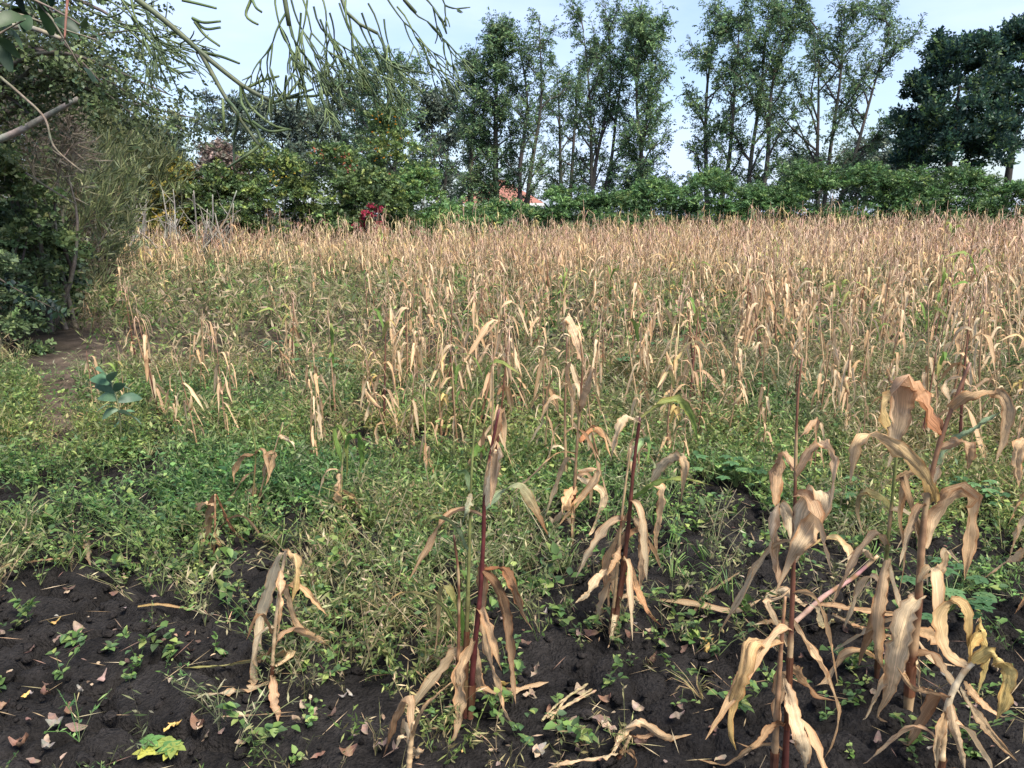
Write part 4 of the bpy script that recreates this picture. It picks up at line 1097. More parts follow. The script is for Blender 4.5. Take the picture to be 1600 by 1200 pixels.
hero('fallen pink-tinged maize stalk lying between the red stalk and the thick stalk', (1300, 985),
     [([(1205, 1005), (1250, 965), (1290, 930), (1330, 905), (1372, 868)], .012, .007, BUFF, (.36, .17, .19))],
     [([(1260, 945), (1235, 928), (1215, 925), (1190, 935)], 14, BUFF, PALE),
      ([(1275, 945), (1310, 948), (1350, 955), (1415, 960)], 11, PINK, TAN),
      ([(1280, 945), (1285, 975), (1300, 1005), (1318, 1012)], 15, PALE, OLV),
      ([(1300, 960), (1330, 975), (1370, 990), (1400, 1008)], 11, BUFF, BRN),
      ([(1320, 905), (1325, 870), (1310, 845), (1290, 842), (1262, 858)], 14, PALE, GOLD),
      ([(1365, 872), (1350, 858), (1330, 868), (1310, 880)], 12, BUFF, PALE),
      ([(1240, 975), (1205, 1000), (1180, 1020)], 14, BUFF, TAN)], cat='maize stalk', name='fallen_maize_stalk')
hero('maize plant at the right edge with pointed buff leaf reaching into the picture', (1640, 960),
     [([(1642, 965), (1636, 800), (1630, 650)], .012, .005, STAN, SBRN)],
     [([(1636, 835), (1610, 850), (1575, 872), (1535, 905)], 18, BUFF, TAN), ([(1632, 700), (1600, 690), (1590, 720), (1592, 760)], 20, BUFF, TAN), ([(1634, 760), (1612, 755), (1592, 780), (1575, 820)], 14, GOLD, TAN), ([(1638, 900), (1610, 930), (1585, 960)], 12, TAN, BRN), ([(1630, 660), (1640, 620), (1660, 640), (1665, 700)], 16, BUFF, TAN)])

def loose_leaf(label, pts, w, c0, c1, name='dry_maize_leaf'):
    g = ground_at(*pts[0]); b = np.array([g[0], g[1], gz(g[0], g[1])])
    P = []
    for i, (x, y) in enumerate(pts):
        q = ground_at(x, y); P.append([q[0], q[1], gz(q[0], q[1]) + .018 + .02 * math.sin(i * 2.1) ** 2])
    S = spline(P, 14); mb = MB()
    ribbon(mb, S, leaf_width(14, w / FPX * b[1] * 1.1), grad(c0, c1, 14), (0.2, 1, .3), np.cumsum(rgm.normal(0, .2, 14)), k=3, fold=.4, wave=.25)
    return tag(mb.build(name, M_DRY, None, b), label, 'dry leaf', 'loose maize leaves and straw on the soil')
loose_leaf('long dry maize leaf lying flat left of the fallen stalk', [(1031, 950), (1075, 958), (1106, 962), (1148, 962), (1190, 948)], 12, STAN, BUFF)
loose_leaf('bent thin straw lying on soil above the long flat leaf', [(1083, 968), (1100, 945), (1130, 925), (1170, 895)], 8, STAN, STAN)
loose_leaf('tan straw lying across the soil right of the deep crack at left', [(216, 953), (250, 957), (296, 962)], 6, GOLD, TAN)
loose_leaf('broken pale maize leaf by the bent stem on the left bare soil', [(137, 845), (141, 868), (143, 892)], 16, PALE, PINK)
loose_leaf('tan broken stem slanting above the left bare soil', [(97, 882), (130, 850), (175, 820)], 8, STAN, BUFF)
loose_leaf('brown flat leaf strip beside the broken stem on the left bare soil', [(40, 882), (75, 885), (110, 880)], 9, BRN, PINK)
loose_leaf('thin straw lying on soil below the bleached tuft', [(345, 1124), (400, 1126), (462, 1122)], 5, BUFF, STAN)
for pts, lab in (([(848, 1138), (885, 1110), (922, 1083)], 'fallen tan maize tassel on the soil right of the three red stalks'),):
    g = ground_at(*pts[1]); b = np.array([g[0], g[1], gz(g[0], g[1])]); mb = MB()
    for k in range(4):
        P = [ground_at(x + rgm.normal(0, 6), y + rgm.normal(0, 5)) for x, y in pts]; P = [[p[0], p[1], gz(p[0], p[1]) + .02] for p in P]
        tube(mb, spline(P, 20), .004 * (1 + .5 * np.sin(np.arange(20) * 2.2)), 5, jit((.36, .27, .15), 20, .15))
    tag(mb.build('fallen_tassel', M_STALK, None, b), lab, 'tassel')

# ---- maize prototypes: each a list of (part name, material, mesh builder)
def make_maize(seed, style, H=1.0, n=10, k=2, lowres=False):
    rg = np.random.default_rng(seed); parts = []
    top = np.array([rg.normal(0, .06), rg.normal(0, .06), H])
    S = spline([np.zeros(3), top * .5 + [rg.normal(0, .015), rg.normal(0, .015), 0], top], 5 if lowres else 16)
    sc = [(MAROON, SBRN), (STAN, SBRN), (SBRN, STAN), (STAN, STAN)][int(rg.integers(0, 4))]
    ns = len(S)
    mb = MB(); R = np.linspace(.011, .004, ns) * (1 if lowres else (1 + .25 * np.sin(np.linspace(0, 1, ns) * math.pi * 6) ** 8)); tube(mb, S[::2] if lowres else S, (R * 1.2)[::2] if lowres else R, 3 if lowres else 6, grad(sc[0], sc[1], ns)[::2] if lowres else grad(sc[0], sc[1], ns)); parts.append(('stalk', M_STALK, mb))
    nl = int(rg.integers(8, 12)) if not lowres else int(rg.integers(6, 10))
    az = rg.uniform(0, 6.28)
    for i in range(nl):
        u = (i + .6) / nl; h = H * (.14 + .80 * u); az += math.pi + rg.normal(0, .45)
        L = rg.uniform(.22, .50) * (1.1 - .3 * abs(u - .5)) * min(1.1, H); w = rg.uniform(.020, .046)
        if lowres: w *= .72; L *= .9
        if style == 'green' and u > .55 or style == 'mixed' and u > .8:
            c0, c1 = [GREEN, GREEN, OLV][int(rg.integers(0, 3))], [GREEN, OLV, YELL][int(rg.integers(0, 3))]
            m = maize_leaf(rg, h, az, L * .95, w, rg.uniform(.45, .75), rg.uniform(1.7, 2.6), c0, c1, n, k, a0=rg.uniform(.25, .55))
        elif style == 'yellow' and u > .3:
            c0, c1 = [OLV, YELL, GOLD, BUFF][int(rg.integers(0, 4))], [YELL, BUFF, GOLD, TAN][int(rg.integers(0, 4))]
            m = maize_leaf(rg, h, az, L, w, rg.uniform(.3, .6), rg.uniform(2.0, 2.9), c0, c1, n, k, a0=rg.uniform(.3, .7))
        else:
            c0 = DRYC[int(rg.integers(0, 8))]; c1 = DRYC[int(rg.integers(0, 7))]
            m = maize_leaf(rg, h, az, L, w, rg.uniform(.04, .34), rg.uniform(2.5, 3.1), c0, c1, n, k, a0=rg.uniform(.35, 1.1))
        parts.append(('leaf', M_DRY, m))
    if style != 'bare':
        tm = tassel_mb(rg, rg.uniform(.18, .32) * (1.25 if lowres else 1), 5 if lowres else 7, m=4 if lowres else 7, col=(.38, .25, .16) if style != 'yellow' else (.45, .33, .17), droop=rg.uniform(.3, 1.0), w=.011 if lowres else .006)
        V = MB(); a = tm.arrays(); V.add(a[0] + S[-1], a[1], a[2], a[3], a[4]); parts.append(('tassel', M_STALK, V))
    if style in ('ear', 'dry') and rg.random() < .6 and not lowres:
        em = MB(); az2 = rg.uniform(0, 6.28); hh = H * rg.uniform(.4, .55); o = np.array([math.cos(az2), math.sin(az2), 0])
        tube(em, spline([np.array([0, 0, hh]), np.array([0, 0, hh + .05]) + o * .045, np.array([0, 0, hh + .13]) + o * .085, np.array([0, 0, hh + .19]) + o * .10], 8), np.array([.006, .014, .02, .022, .02, .016, .010, .003]), 7, jit(BUFF, 8, .08, rg=rg)); parts.append(('ear', M_DRY, em))
    return parts

PROTO_STYLES = ['dry', 'dry', 'bare', 'mixed', 'ear', 'dry', 'green', 'bare', 'yellow', 'dry', 'mixed', 'ear', 'bare', 'dry']
PROTOS = []
for i, s in enumerate(PROTO_STYLES):
    PROTOS.append([(nm, mt, mb.mesh('maize_' + nm)) for nm, mt, mb in make_maize(600 + i, s)])
    for nm, mt, me in PROTOS[-1]: me.materials.append(mt)

LOOK = {'dry': 'tan maize with drooping tassel', 'bare': 'tan maize without tassel', 'mixed': 'tan maize with green top leaf',
        'ear': 'tan maize with small ear', 'green': 'maize with green upper leaves', 'yellow': 'maize with yellowing leaves'}
def place_word(px, d):
    c = int(np.clip(px // 160, 0, 9))
    side = ['by the path', 'far left', 'left', 'left of centre', 'just left of centre', 'just right of centre', 'right of centre', 'right', 'far right', 'at the right edge'][c]
    dep = 'in front weeds' if d < 8 else 'in weedy strip' if d < 10 else 'in midfield' if d < 13 else 'before dense stand'
    return side + ', ' + dep
def size_word(H): return 'short' if H < .8 else 'tall' if H > 1.12 else 'medium'

def place_maize(x, y, H, k, label=None, rot=None, tilt=(0, 0), zs=1.0):
    st = PROTO_STYLES[k]
    px, py = to_px(x, y, 0)
    z = gz(x, y) - .005
    root = empty('maize_plant', (x, y, z), label or (size_word(H) + ' ' + LOOK[st] + ' ' + place_word(px, y)), 'maize plant', 'maize plants standing in the midfield')
    root.rotation_euler = (tilt[0], tilt[1], rgm.uniform(0, 6.28) if rot is None else rot)
    s = H; root.scale = (s * zs, s * zs, s)
    for nm, mt, me in PROTOS[k]:
        o = bpy.data.objects.new(nm, me); COL.objects.link(o); o.parent = root
    return root

IND = []
# plants read off the photograph: top pixel, base row, prototype
explicit = [(795, 478, 655, 0), (812, 500, 640, 4), (886, 505, 640, 7), (690, 552, 695, 8), (678, 470, 600, 5), (525, 505, 655, 6), (600, 490, 685, 3), (362, 545, 655, 2), (300, 515, 610, 2), (250, 505, 655, 1),
            (214, 455, 572, 3), (238, 462, 600, 6), (392, 545, 625, 2), (460, 560, 640, 7), (488, 565, 660, 12), (1112, 505, 612, 2), (1148, 520, 650, 4), (1002, 492, 660, 10), (938, 520, 615, 1), (1320, 540, 640, 2), (146, 540, 640, 12),
            (1085, 590, 700, 3), (1150, 560, 660, 7), (1240, 540, 650, 1), (1300, 560, 690, 9), (1390, 520, 640, 11), (1450, 500, 620, 5), (1540, 560, 700, 13), (1580, 600, 740, 2), (1190, 590, 720, 12), (1060, 640, 760, 9),
            (270, 600, 690, 12), (195, 560, 650, 6), (445, 470, 590, 6), (640, 470, 600, 1), (735, 470, 590, 9), (855, 470, 580, 13), (1500, 480, 610, 0), (575, 600, 668, 12), (905, 600, 690, 5), (1270, 650, 760, 2), (1345, 610, 730, 7)]
for (tx, ty, by, k) in explicit:
    g = ground_at(tx, by); H = at(tx, ty, g[1])[2]
    place_maize(g[0], g[1], max(.45, H) * .97, k, tilt=(rgm.normal(0, .05), rgm.normal(0, .05))); IND.append((g[0], g[1]))

def maize_density(x, y, px, py):
    d = np.interp(y, [4.4, 5, 6, 7.5, 9, 12, 16, 19], [.30, .45, .46, .32, .22, .25, .46, .88])
    d = d * np.where(px < 560, np.clip(.55 - (y - 6) * .04 + np.clip(y - 14, 0, 9) * .13, 0.28, 1), 1)
    d = d * np.clip(1.25 - 0.9 * np.clip(fbm(x * .35, y * .35, 61.0, 3) - .3, 0, 1) * 1.5, .35, 1)
    d = d * np.where((px > 1150), np.clip((y - 4.5) / 3.0, .3, 1) * 1.5, 1)
    d = d * np.where((px < 620) & (y > 7.5) & (y < 19), .45, 1)
    edge = 115 + 20 * vnoise(y * .8, y * 0, 3.0)
    d = d * np.clip((px - edge) / 80, 0, 1)
    return d
# fill up to 300 individuals from near to far
cand = []
for _ in range(6500):
    y = math.sqrt(rgm.uniform(4.5 ** 2, 20.0 ** 2)); x = rgm.uniform(-.78, .78) * y
    cand.append((y, x))
cand.sort()
for y, x in cand:
    if len(IND) + len(HEROES) >= 296: break
    px, py = to_px(x, y, 0)
    if px < 60 or px > 1640: continue
    if rgm.random() > .8 * maize_density(x, y, np.float64(px), np.float64(py)): continue
    if min((a - x) ** 2 + (b - y) ** 2 for a, b in IND + HEROES) < .24 ** 2: continue
    k = int(rgm.choice(14, p=np.array([2, 2, 2, 1.2, 1, 2, .7, 2, .8, 2, 1, 1, 1.5, 2]) / 21.2))
    H = float(np.clip(rgm.normal(.98, .15), .55, 1.4)) * (1.08 if px > 1100 else 1.0) * (.8 if px < 600 else 1) * float(np.interp(y, [5, 9, 13, 18], [.72, .85, .95, 1]))
    place_maize(x, y, H, k, tilt=(rgm.normal(0, .07), rgm.normal(0, .07))); IND.append((x, y))
LAST_Y = IND[-1][1]

# a few tall plants that stand out against the hedge
for q, (tx, ty, Y, k, lab) in enumerate([(475, 333, 22, 12, 'tall maize plant standing out against the dark hedge left of the bougainvillea'), (603, 330, 21, 13, 'tall bent-topped maize plant right of the red bougainvillea'),
        (690, 340, 20, 8, 'tall yellow-green maize plant under the light green bush'), (1300, 318, 17, 0, 'tall maize plant with arched tassel standing above the rest at right'), (1192, 340, 19, 5, 'tall maize plant with arched tassel left of the one above the rest'),
        (1468, 326, 15, 9, 'tall maize plant with pale hanging tassel below the evergreen'), (1490, 330, 14.5, 6, 'green-leaved tall maize plant below the evergreen'), (1520, 330, 15, 1, 'tall maize plant with a drooping pale tassel right of the evergreen trunk'), (925, 336, 22, 3, 'tall green-topped maize plant below the dark lower trunk')]):
    p = at(tx, ty, Y); place_maize(p[0], Y, p[2] * .86, k, label=lab); IND.append((p[0], Y))

# ---- the rest of the stand: thousands too far to pick apart
def merged(parts):
    L = MB(); S = MB()
    for nm, mt, mb in parts:
        a = mb.arrays(); (L if nm == 'leaf' else S).add(a[0], a[1], a[2], a[3], a[4])
    return L.arrays(), S.arrays()
far_styles = ['dry'] * 9 + ['bare'] * 4 + ['yellow'] * 5 + ['mixed'] * 2 + ['green'] * 2
FARP = [merged(make_maize(700 + i, s, n=5, k=1, lowres=True)) for i, s in enumerate(far_styles)]
def far_maize():
    n = 9500
    y = np.sqrt(rgm.uniform(9.0 ** 2, 34.5 ** 2, n)); x = rgm.uniform(-.80, .80, n) * y
    px, py = to_px(x, y, 0)
    dens = maize_density(x, y, px, py)
    back = 27.3 + 5.5 * np.clip((x + 3) / 12, 0, 1)          # field ends before the hedge
    keep = (rgm.random(n) < dens * np.where(y < LAST_Y, .12, 1)) & (y < back) & (px > 100)
    x, y, px = x[keep], y[keep], px[keep]
    yel = np.clip((y - 20) / 8, 0, 1) * np.clip(1 - np.abs(px - 1000) / 600, 0, 1)
    r = rgm.random(len(x)); kind = np.where(r < .12 + .45 * yel, rgm.integers(13, 18, len(x)), np.where(r > .965, rgm.integers(18, 22, len(x)), rgm.integers(0, 13, len(x))))
    leftg = (px < 330) & (rgm.random(len(x)) < .5); kind = np.where(leftg, rgm.integers(13, 22, len(x)), kind)
    H = np.interp(y, [10, 18, 26], [.84, .92, 1.0]) * np.clip(rgm.normal(1.0, .17, len(x)), .5, 1.5) * (1 + .14 * np.clip((px - 700) / 700, 0, 1)) * .95 * np.where(rgm.random(len(x)) < .06, 1.22, 1) * np.where(px < 330, .95, 1)
    X = np.stack([x, y, hgt(x, y) - .01], 1); rot = rgm.uniform(0, 6.28, len(x)); til = rgm.normal(0, .07, (len(x), 2))
    tint = rgm.uniform(.78, 1.2, (len(x), 1)) * (np.array([[1, 1, 1]]) + (fbm(x * .25, y * .25, 70.0, 3)[:, None] - .44) * np.array([[.2, .5, .5]]))
    ml, ms = MB(), MB()
    for k, (pl, ps) in enumerate(FARP):
        m = kind == k
        scz = np.stack([H[m] * 1.0, H[m] * 1.0, H[m]], 1)
        scatter(ml, pl, X[m], rot[m], scz, tint[m], til[m]); scatter(ms, ps, X[m], rot[m], scz, tint[m], til[m])
    root = ml.build('dense_maize', M_DRY)
    tag(root, 'dense stand of dry maize filling the back of the field', 'maize', kind='stuff')
    st = ms.build('maize_stalks', M_STALK, root); st['kind'] = 'stuff'
    print('far maize', len(x), 'last individual y', LAST_Y, 'individuals', len(IND) + len(HEROES))
far_maize()
# ------------------------------------------------------------------ weeds
rgw = np.random.default_rng(900)
WG = [(.155, .245, .066), (.215, .310, .090), (.105, .180, .055), (.29, .35, .115), (.075, .130, .055)]
WDRY = [(.30, .25, .11), (.36, .27, .15), (.24, .24, .10), (.17, .20, .075)]
WOL = [(.24, .24, .11), (.19, .205, .085), (.31, .275, .14), (.38, .31, .18), (.13, .155, .065), (.42, .33, .21)]

def broad_tuft(seed, n=14, h=.13, L=.036, dense=1.0, cols=WG):
    rg = np.random.default_rng(seed); mb = MB()
    ns = int(rg.integers(2, 5))
    for s in range(ns):
        e = np.array([rg.normal(0, h * .55), rg.normal(0, h * .55), h * rg.uniform(.55, 1.15)])
        P = spline([np.zeros(3), e * [.35, .35, .55], e], 6)
        ribbon(mb, P[[0, 2, 5]], np.full(3, .0035), (.13, .17, .06), (1, 0, 0), k=1, fold=0)
        m = max(3, int(n / ns * dense)); i = rg.integers(1, 6, m)
        D = rg.normal(0, 1, (m, 3)) * [1, 1, .35] + [0, 0, .15]
        leaves(mb, P[i] + rg.normal(0, .008, (m, 3)), D, L * rg.uniform(.55, 1.25, m), L * .78 * rg.uniform(.6, 1.2, m), mixc(cols, np.ones(len(cols)), m, .15, rg), up=.8, hexa=True, rg=rg)
    return mb
def fine_tuft(seed, n=32, h=.27, L=.046, cols=WOL, w=.0095, ns=4):
    rg = np.random.default_rng(seed); mb = MB()
    for s in range(ns):
        e = np.array([rg.normal(0, h * .42), rg.normal(0, h * .42), h * rg.uniform(.6, 1.15)]); P = spline([np.zeros(3), e * [.4, .4, .6], e], 3)
        ribbon(mb, P, np.full(3, .003), mixc(cols, np.ones(len(cols)), 1, .15, rg)[0] * .9, rg.normal(size=3), k=1, fold=0)
        m = n // ns; i = rg.uniform(.4, 2, m); f = (i % 1)[:, None]; i0 = np.minimum(i.astype(int), 1)
        B = P[i0] * (1 - f) + P[i0 + 1] * f
        leaves(mb, B, rg.normal(0, 1, (m, 3)) + [0, 0, .35], L * rg.uniform(.5, 1.6, m), w * rg.uniform(.5, 1.3, m), mixc(cols, np.ones(len(cols)), m, .2, rg), up=.3, rg=rg)
    return mb
def grass_tuft(seed, n=22, h=.18, cols=WG, w=.005):
    rg = np.random.default_rng(seed); mb = MB()
    for s in range(n):
        az = rg.uniform(0, 6.28); o = np.array([math.cos(az), math.sin(az), 0]); l = h * rg.uniform(.5, 1.3)
        P = np.array([o * .01 + [0, 0, 0], o * l * .25 + [0, 0, l * .55], o * l * .62 + [0, 0, l * .75], o * l * .95 + [0, 0, l * .55]])
        ribbon(mb, P, np.array([.8, 1, .8, .1]) * w * rg.uniform(.7, 1.4), mixc(cols, np.ones(len(cols)), 1, .15, rg)[0], np.cross(o, (0, 0, 1)), k=1, fold=0)
    return mb

BROAD = [broad_tuft(910 + i, n=16, h=[.12, .16, .10, .2][i % 4], L=[.034, .042, .030, .038][i % 4]) for i in range(10)]
FINE = [fine_tuft(930 + i) for i in range(10)]
FINEG = [fine_tuft(945 + i, cols=WG + WOL[:2], h=.2, L=.034, w=.014) for i in range(8)]
FINEM = [fine_tuft(1930 + i, n=20, ns=2, L=.055, w=.013) for i in range(8)]
FINEGM = [fine_tuft(1945 + i, n=20, ns=2, cols=WG + WOL[:2], h=.2, L=.042, w=.017) for i in range(8)]
DRYM = [fine_tuft(1980 + i, n=18, ns=3, cols=WDRY, h=.24, L=.05, w=.011) for i in range(6)]
GRASS = [grass_tuft(960 + i) for i in range(6)] + [grass_tuft(966 + i, cols=WDRY, h=.22) for i in range(4)]
DRYT = [fine_tuft(980 + i, cols=WDRY, h=.24, L=.04, w=.009) for i in range(6)]

# where the ground lies bare in the photograph (pixel ellipses: centre, radii, strength)
BARE = [(110, 985, 180, 120, 1), (60, 1120, 200, 110, .85), (290, 1120, 150, 90, .8), (480, 1140, 110, 70, .85), (900, 1080, 160, 110, .75), (1080, 1020, 130, 110, .55), (1080, 1150, 190, 70, .7), (1340, 1060, 110, 120, .75), (1530, 1120, 110, 110, .65),
        (820, 1000, 90, 70, .7), (930, 870, 60, 40, .6), (1130, 870, 60, 30, .5), (85, 565, 80, 45, 1.1), (95, 640, 50, 70, 1), (30, 507, 75, 30, 1), (160, 610, 40, 25, .6), (450, 588, 55, 14, .9), (420, 625, 45, 14, .6), (700, 690, 60, 16, .6), (835, 640, 55, 20, .8), (690, 600, 45, 16, .6), (1165, 645, 35, 14, .7),
        (1090, 650, 40, 14, .5), (880, 830, 60, 25, .7), (350, 760, 30, 15, .3), (200, 840, 60, 25, .5), (120, 850, 80, 25, .6), (600, 700, 50, 14, .5), (1180, 930, 90, 60, .6), (60, 800, 70, 20, .2)]
TUFTY = [(450, 965, 130, 70, .8), (620, 1010, 100, 80, .85), (400, 930, 140, 70, .95), (610, 940, 100, 90, .95), (330, 840, 170, 80, 1), (170, 780, 130, 60, 1), (40, 720, 120, 70, 1), (560, 860, 130, 70, 1), (480, 1050, 70, 50, .8), (660, 1030, 80, 80, .8), (1000, 1000, 60, 60, .5), (870, 930, 70, 50, .6), (250, 1150, 50, 30, .3), (1010, 880, 60, 40, .5),
         (1170, 760, 130, 80, 1), (1500, 860, 120, 80, .8), (1560, 900, 80, 80, .7), (10, 650, 40, 70, 1), (280, 720, 160, 80, 1), (740, 760, 200, 80, 1), (1220, 1020, 40, 40, .4)]

def weed_cover(px, py):
    base = np.interp(py, [330, 440, 640, 800, 860, 920, 1000, 1200], [.75, .95, 1, .95, .85, .55, .30, .20])
    t = in_ell(px, py, TUFTY); b = in_ell(px, py, BARE)
    return np.clip(np.maximum(base, t) * (1 - .97 * np.minimum(b, 1)) + .35 * t * (b > 0) * 0, 0, 1)

def weed_field():
    B, F, G, D = MB(), MB(), MB(), MB()
    # near: fine-grained
    n = 21000
    y = np.sqrt(rgw.uniform(1.7 ** 2, 8.2 ** 2, n)); x = rgw.uniform(-.86, .86, n) * y
    px, py = to_px(x, y, 0); cov = weed_cover(px, py)
    patch = fbm(x * 1.7, y * 1.7, 15.0, 3)
    keep = rgw.random(n) < cov * np.clip(.22 + 3.0 * (patch - .30), .07, 1)
    x, y, px, py, patch = x[keep], y[keep], px[keep], py[keep], patch[keep]
    X = np.stack([x, y, hgt(x, y) - .004], 1); m_ = len(x)
    green = np.clip(in_ell(px, py, [(250, 780, 330, 160, 1), (760, 740, 250, 100, .9), (1180, 760, 150, 100, .9), (1500, 850, 120, 120, .8), (30, 700, 140, 120, 1)]) + .12, 0, 1)
    r = rgw.random(m_)
    kind = np.where(r < .34 * green + .03, 0, np.where(r < .34 * green + .03 + .30 * green + .30, 1, np.where(r < .92, 2, np.where(r < .98, 3, 4))))
    sc = rgw.uniform(.55, 1.2, m_) * np.interp(y, [1.7, 3, 5, 8], [.55, .8, 1.0, 1.25])
    rot = rgw.uniform(0, 6.28, m_); ps = fbm(x * .9, y * .9, 44.0, 2)[:, None]; tint = rgw.uniform(.65, 1.3, (m_, 1)) * (np.array([[1, 1, 1]]) + (ps - .38) * np.array([[1.1, .35, .3]]))
    til = rgw.normal(0, .25, (m_, 2))
    for kd, protos, tgt in ((0, BROAD, B), (1, FINEG, F), (2, FINE, F), (3, GRASS, G), (4, DRYT, D)):
        pk = rgw.integers(0, len(protos), m_)
        for q, p in enumerate(protos):
            m = (kind == kd) & (pk == q)
            scatter(tgt, p.arrays(), X[m], rot[m], sc[m], tint[m], til[m])
    print('near tufts', m_)
    # mid and far field: taller, coarser
    n = 15500
    y = np.sqrt(rgw.uniform(8.0 ** 2, 31.0 ** 2, n)); x = rgw.uniform(-.80, .80, n) * y
    px, py = to_px(x, y, 0); cov = weed_cover(px, py)
    keep = rgw.random(n) < cov * np.where(y < 16, 1.0, .62) * np.clip(.45 + 2.2 * (fbm(x * .6, y * .6, 25.0, 3) - .28), .12, 1)
    x, y, px, py = x[keep], y[keep], px[keep], py[keep]
    X = np.stack([x, y, hgt(x, y) - .01], 1); m_ = len(x)
    r = rgw.random(m_); kind = np.where(r < .10, 0, np.where(r < .42, 1, np.where(r < .86, 2, 3)))
    sc = rgw.uniform(.9, 1.7, m_) * np.interp(y, [8, 12, 30], [1.15, 1.6, 2.0]); rot = rgw.uniform(0, 6.28, m_); tint = rgw.uniform(.75, 1.2, (m_, 1)) * np.array([[1, 1, 1]]); til = rgw.normal(0, .15, (m_, 2))
    for kd, protos, tgt in ((0, BROAD, B), (1, FINEGM, F), (2, FINEM, F), (3, DRYM, D)):
        pk = rgw.integers(0, len(protos), m_)
        for q, p in enumerate(protos):
            m = (kind == kd) & (pk == q)
            scatter(tgt, p.arrays(), X[m], rot[m], sc[m], tint[m], til[m])
    print('mid tufts', m_)
    for mbx, nm, lab in ((B, 'broadleaf_weeds', 'low green broad-leaved weeds covering the soil'), (F, 'feathery_weeds', 'fine feathery olive weeds between the maize'), (G, 'grass', 'short grass tufts between the weeds'), (D, 'dried_weeds', 'dried tan weed wisps among the maize')):
        print(nm, sum(len(q) for q in mbx.Q) * 2)
        tag(mbx.build(nm, M_WEED), lab, 'weeds' if nm != 'grass' else 'grass', kind='stuff')
weed_field()

# individual weeds in the foreground that can be picked out
IW = []
for i in range(8):
    me = broad_tuft(1000 + i, n=[12, 18, 9, 22][i % 4], h=[.10, .16, .07, .18][i % 4], L=[.045, .05, .034, .055][i % 4]).mesh('weed'); me.materials.append(M_WEED); IW.append(me)
cnt = 0
wspots = [(215, 800), (150, 790), (90, 800), (525, 1050), (640, 960), (380, 880), (260, 820), (45, 965), (120, 1000), (20, 985), (95, 1050), (740, 985), (1010, 955), (860, 890), (845, 930), (880, 960), (1080, 1010), (960, 1010), (985, 1045), (945, 1080),
          (1100, 1010), (1135, 1105), (1165, 1115), (1060, 1100), (1180, 1090), (1200, 1060), (1030, 1010), (1040, 880), (780, 850), (820, 880), (700, 1130), (600, 1000), (560, 980), (380, 960), (440, 900), (300, 900), (350, 930), (1320, 1040), (1290, 1130), (1440, 1050), (1560, 820), (1480, 880), (1530, 930), (1400, 1010)]
def wlabel(px, py, k, sz):
    c = int(np.clip(px // 145, 0, 10))
    hor = ['in the left corner', 'near the yellow seedling', 'left of the bleached tuft', 'just right of the bleached tuft', 'left of the three red stalks', 'right of the three red stalks', 'by the split red stalk', 'left of the tall red stalk', 'at the tall red stalk', 'by the thick stalk', 'near the right edge'][c]
    look = ['dull', 'leafy', 'sparse', 'bushy'][k % 4]
    return ('small ' if sz < .7 else 'large ' if sz > .95 else '') + look + ' green weed ' + ('at the front ' if py > 1060 else 'on bare soil ' if py > 940 else 'at the weed edge ' if py > 850 else 'in the weed cover ') + hor

allw = list(wspots)
while len(allw) < 150:
    px, py = rgw.uniform(0, 1600), rgw.uniform(760, 1190)
    if rgw.random() < .25 + .75 * weed_cover(np.float64(px), np.float64(py)): allw.append((px, py))
for (px, py) in allw:
    g = ground_at(px, py); kk = int(rgw.integers(0, 8)); me = IW[kk]
    o = bpy.data.objects.new('weed', me); COL.objects.link(o); o.location = (g[0], g[1], gz(g[0], g[1]) - .006); o.rotation_euler = (rgw.normal(0, .15), rgw.normal(0, .15), rgw.uniform(0, 6.28)); s = rgw.uniform(.6, 1.05) * (.75 if py > 980 else 1); o.scale = (s, s, s)
    tag(o, wlabel(px, py, kk, s), 'weed', 'single broad-leaved weeds in the foreground')

# the large-leaved glaucous plant by the path, and the yellow-leaved one at the bottom edge
def big_leaf_plant():
    rg = np.random.default_rng(91)
    g = ground_at(190, 705); Y = g[1]; b = np.array([g[0], Y, gz(g[0], Y)])
    root = empty('milkweed', b, 'upright plant with large grey-green oval leaves beside the path', 'plant')
    P = spline([b, at(188, 660, Y), at(182, 620, Y), at(166, 582, Y)], 14); mb = MB(); tube(mb, P, np.linspace(.008, .004, 14), 6, (.16, .17, .09)); mb.build('stem', M_STALK, root, b)
    spec = [((185, 640), (160, 652)), ((186, 650), (210, 640)), ((186, 660), (168, 682)), ((188, 668), (206, 686)), ((183, 625), (152, 620)), ((184, 628), (222, 620)), ((180, 612), (148, 602)), ((180, 612), (196, 596)), ((174, 600), (140, 590)), ((172, 596), (178, 578)), ((168, 588), (150, 575)), ((186, 645), (220, 660)), ((187, 690), (212, 672)), ((187, 692), (160, 690)), ((176, 604), (205, 606)), ((182, 632), (150, 640))]
    for a, e in spec:
        A = at(*a, Y); dy = rg.uniform(-.12, .12); E = at(*e, Y + dy); E2 = A + (E - A) * 1.02
        PP = spline([A, (A + E2) / 2 + [0, 0, .02], E2 + [0, 0, -.015]], 9); L = np.linalg.norm(E2 - A)
        W = max(.045, L * .5) * np.sin(np.linspace(.10, math.pi - .02, 9)) ** .75
        mb = MB(); c = mixc([(.095, .165, .095), (.070, .130, .075), (.13, .20, .12)], [3, 2, 1], 1, .1, rg)[0]
        ribbon(mb, PP, W, c, norm(np.cross(E2 - A, rg.normal(0, .55, 3) + [0, -.55, .6])), k=4, fold=.16); mb.build('leaf', M_GLOSS, root, b)
big_leaf_plant()
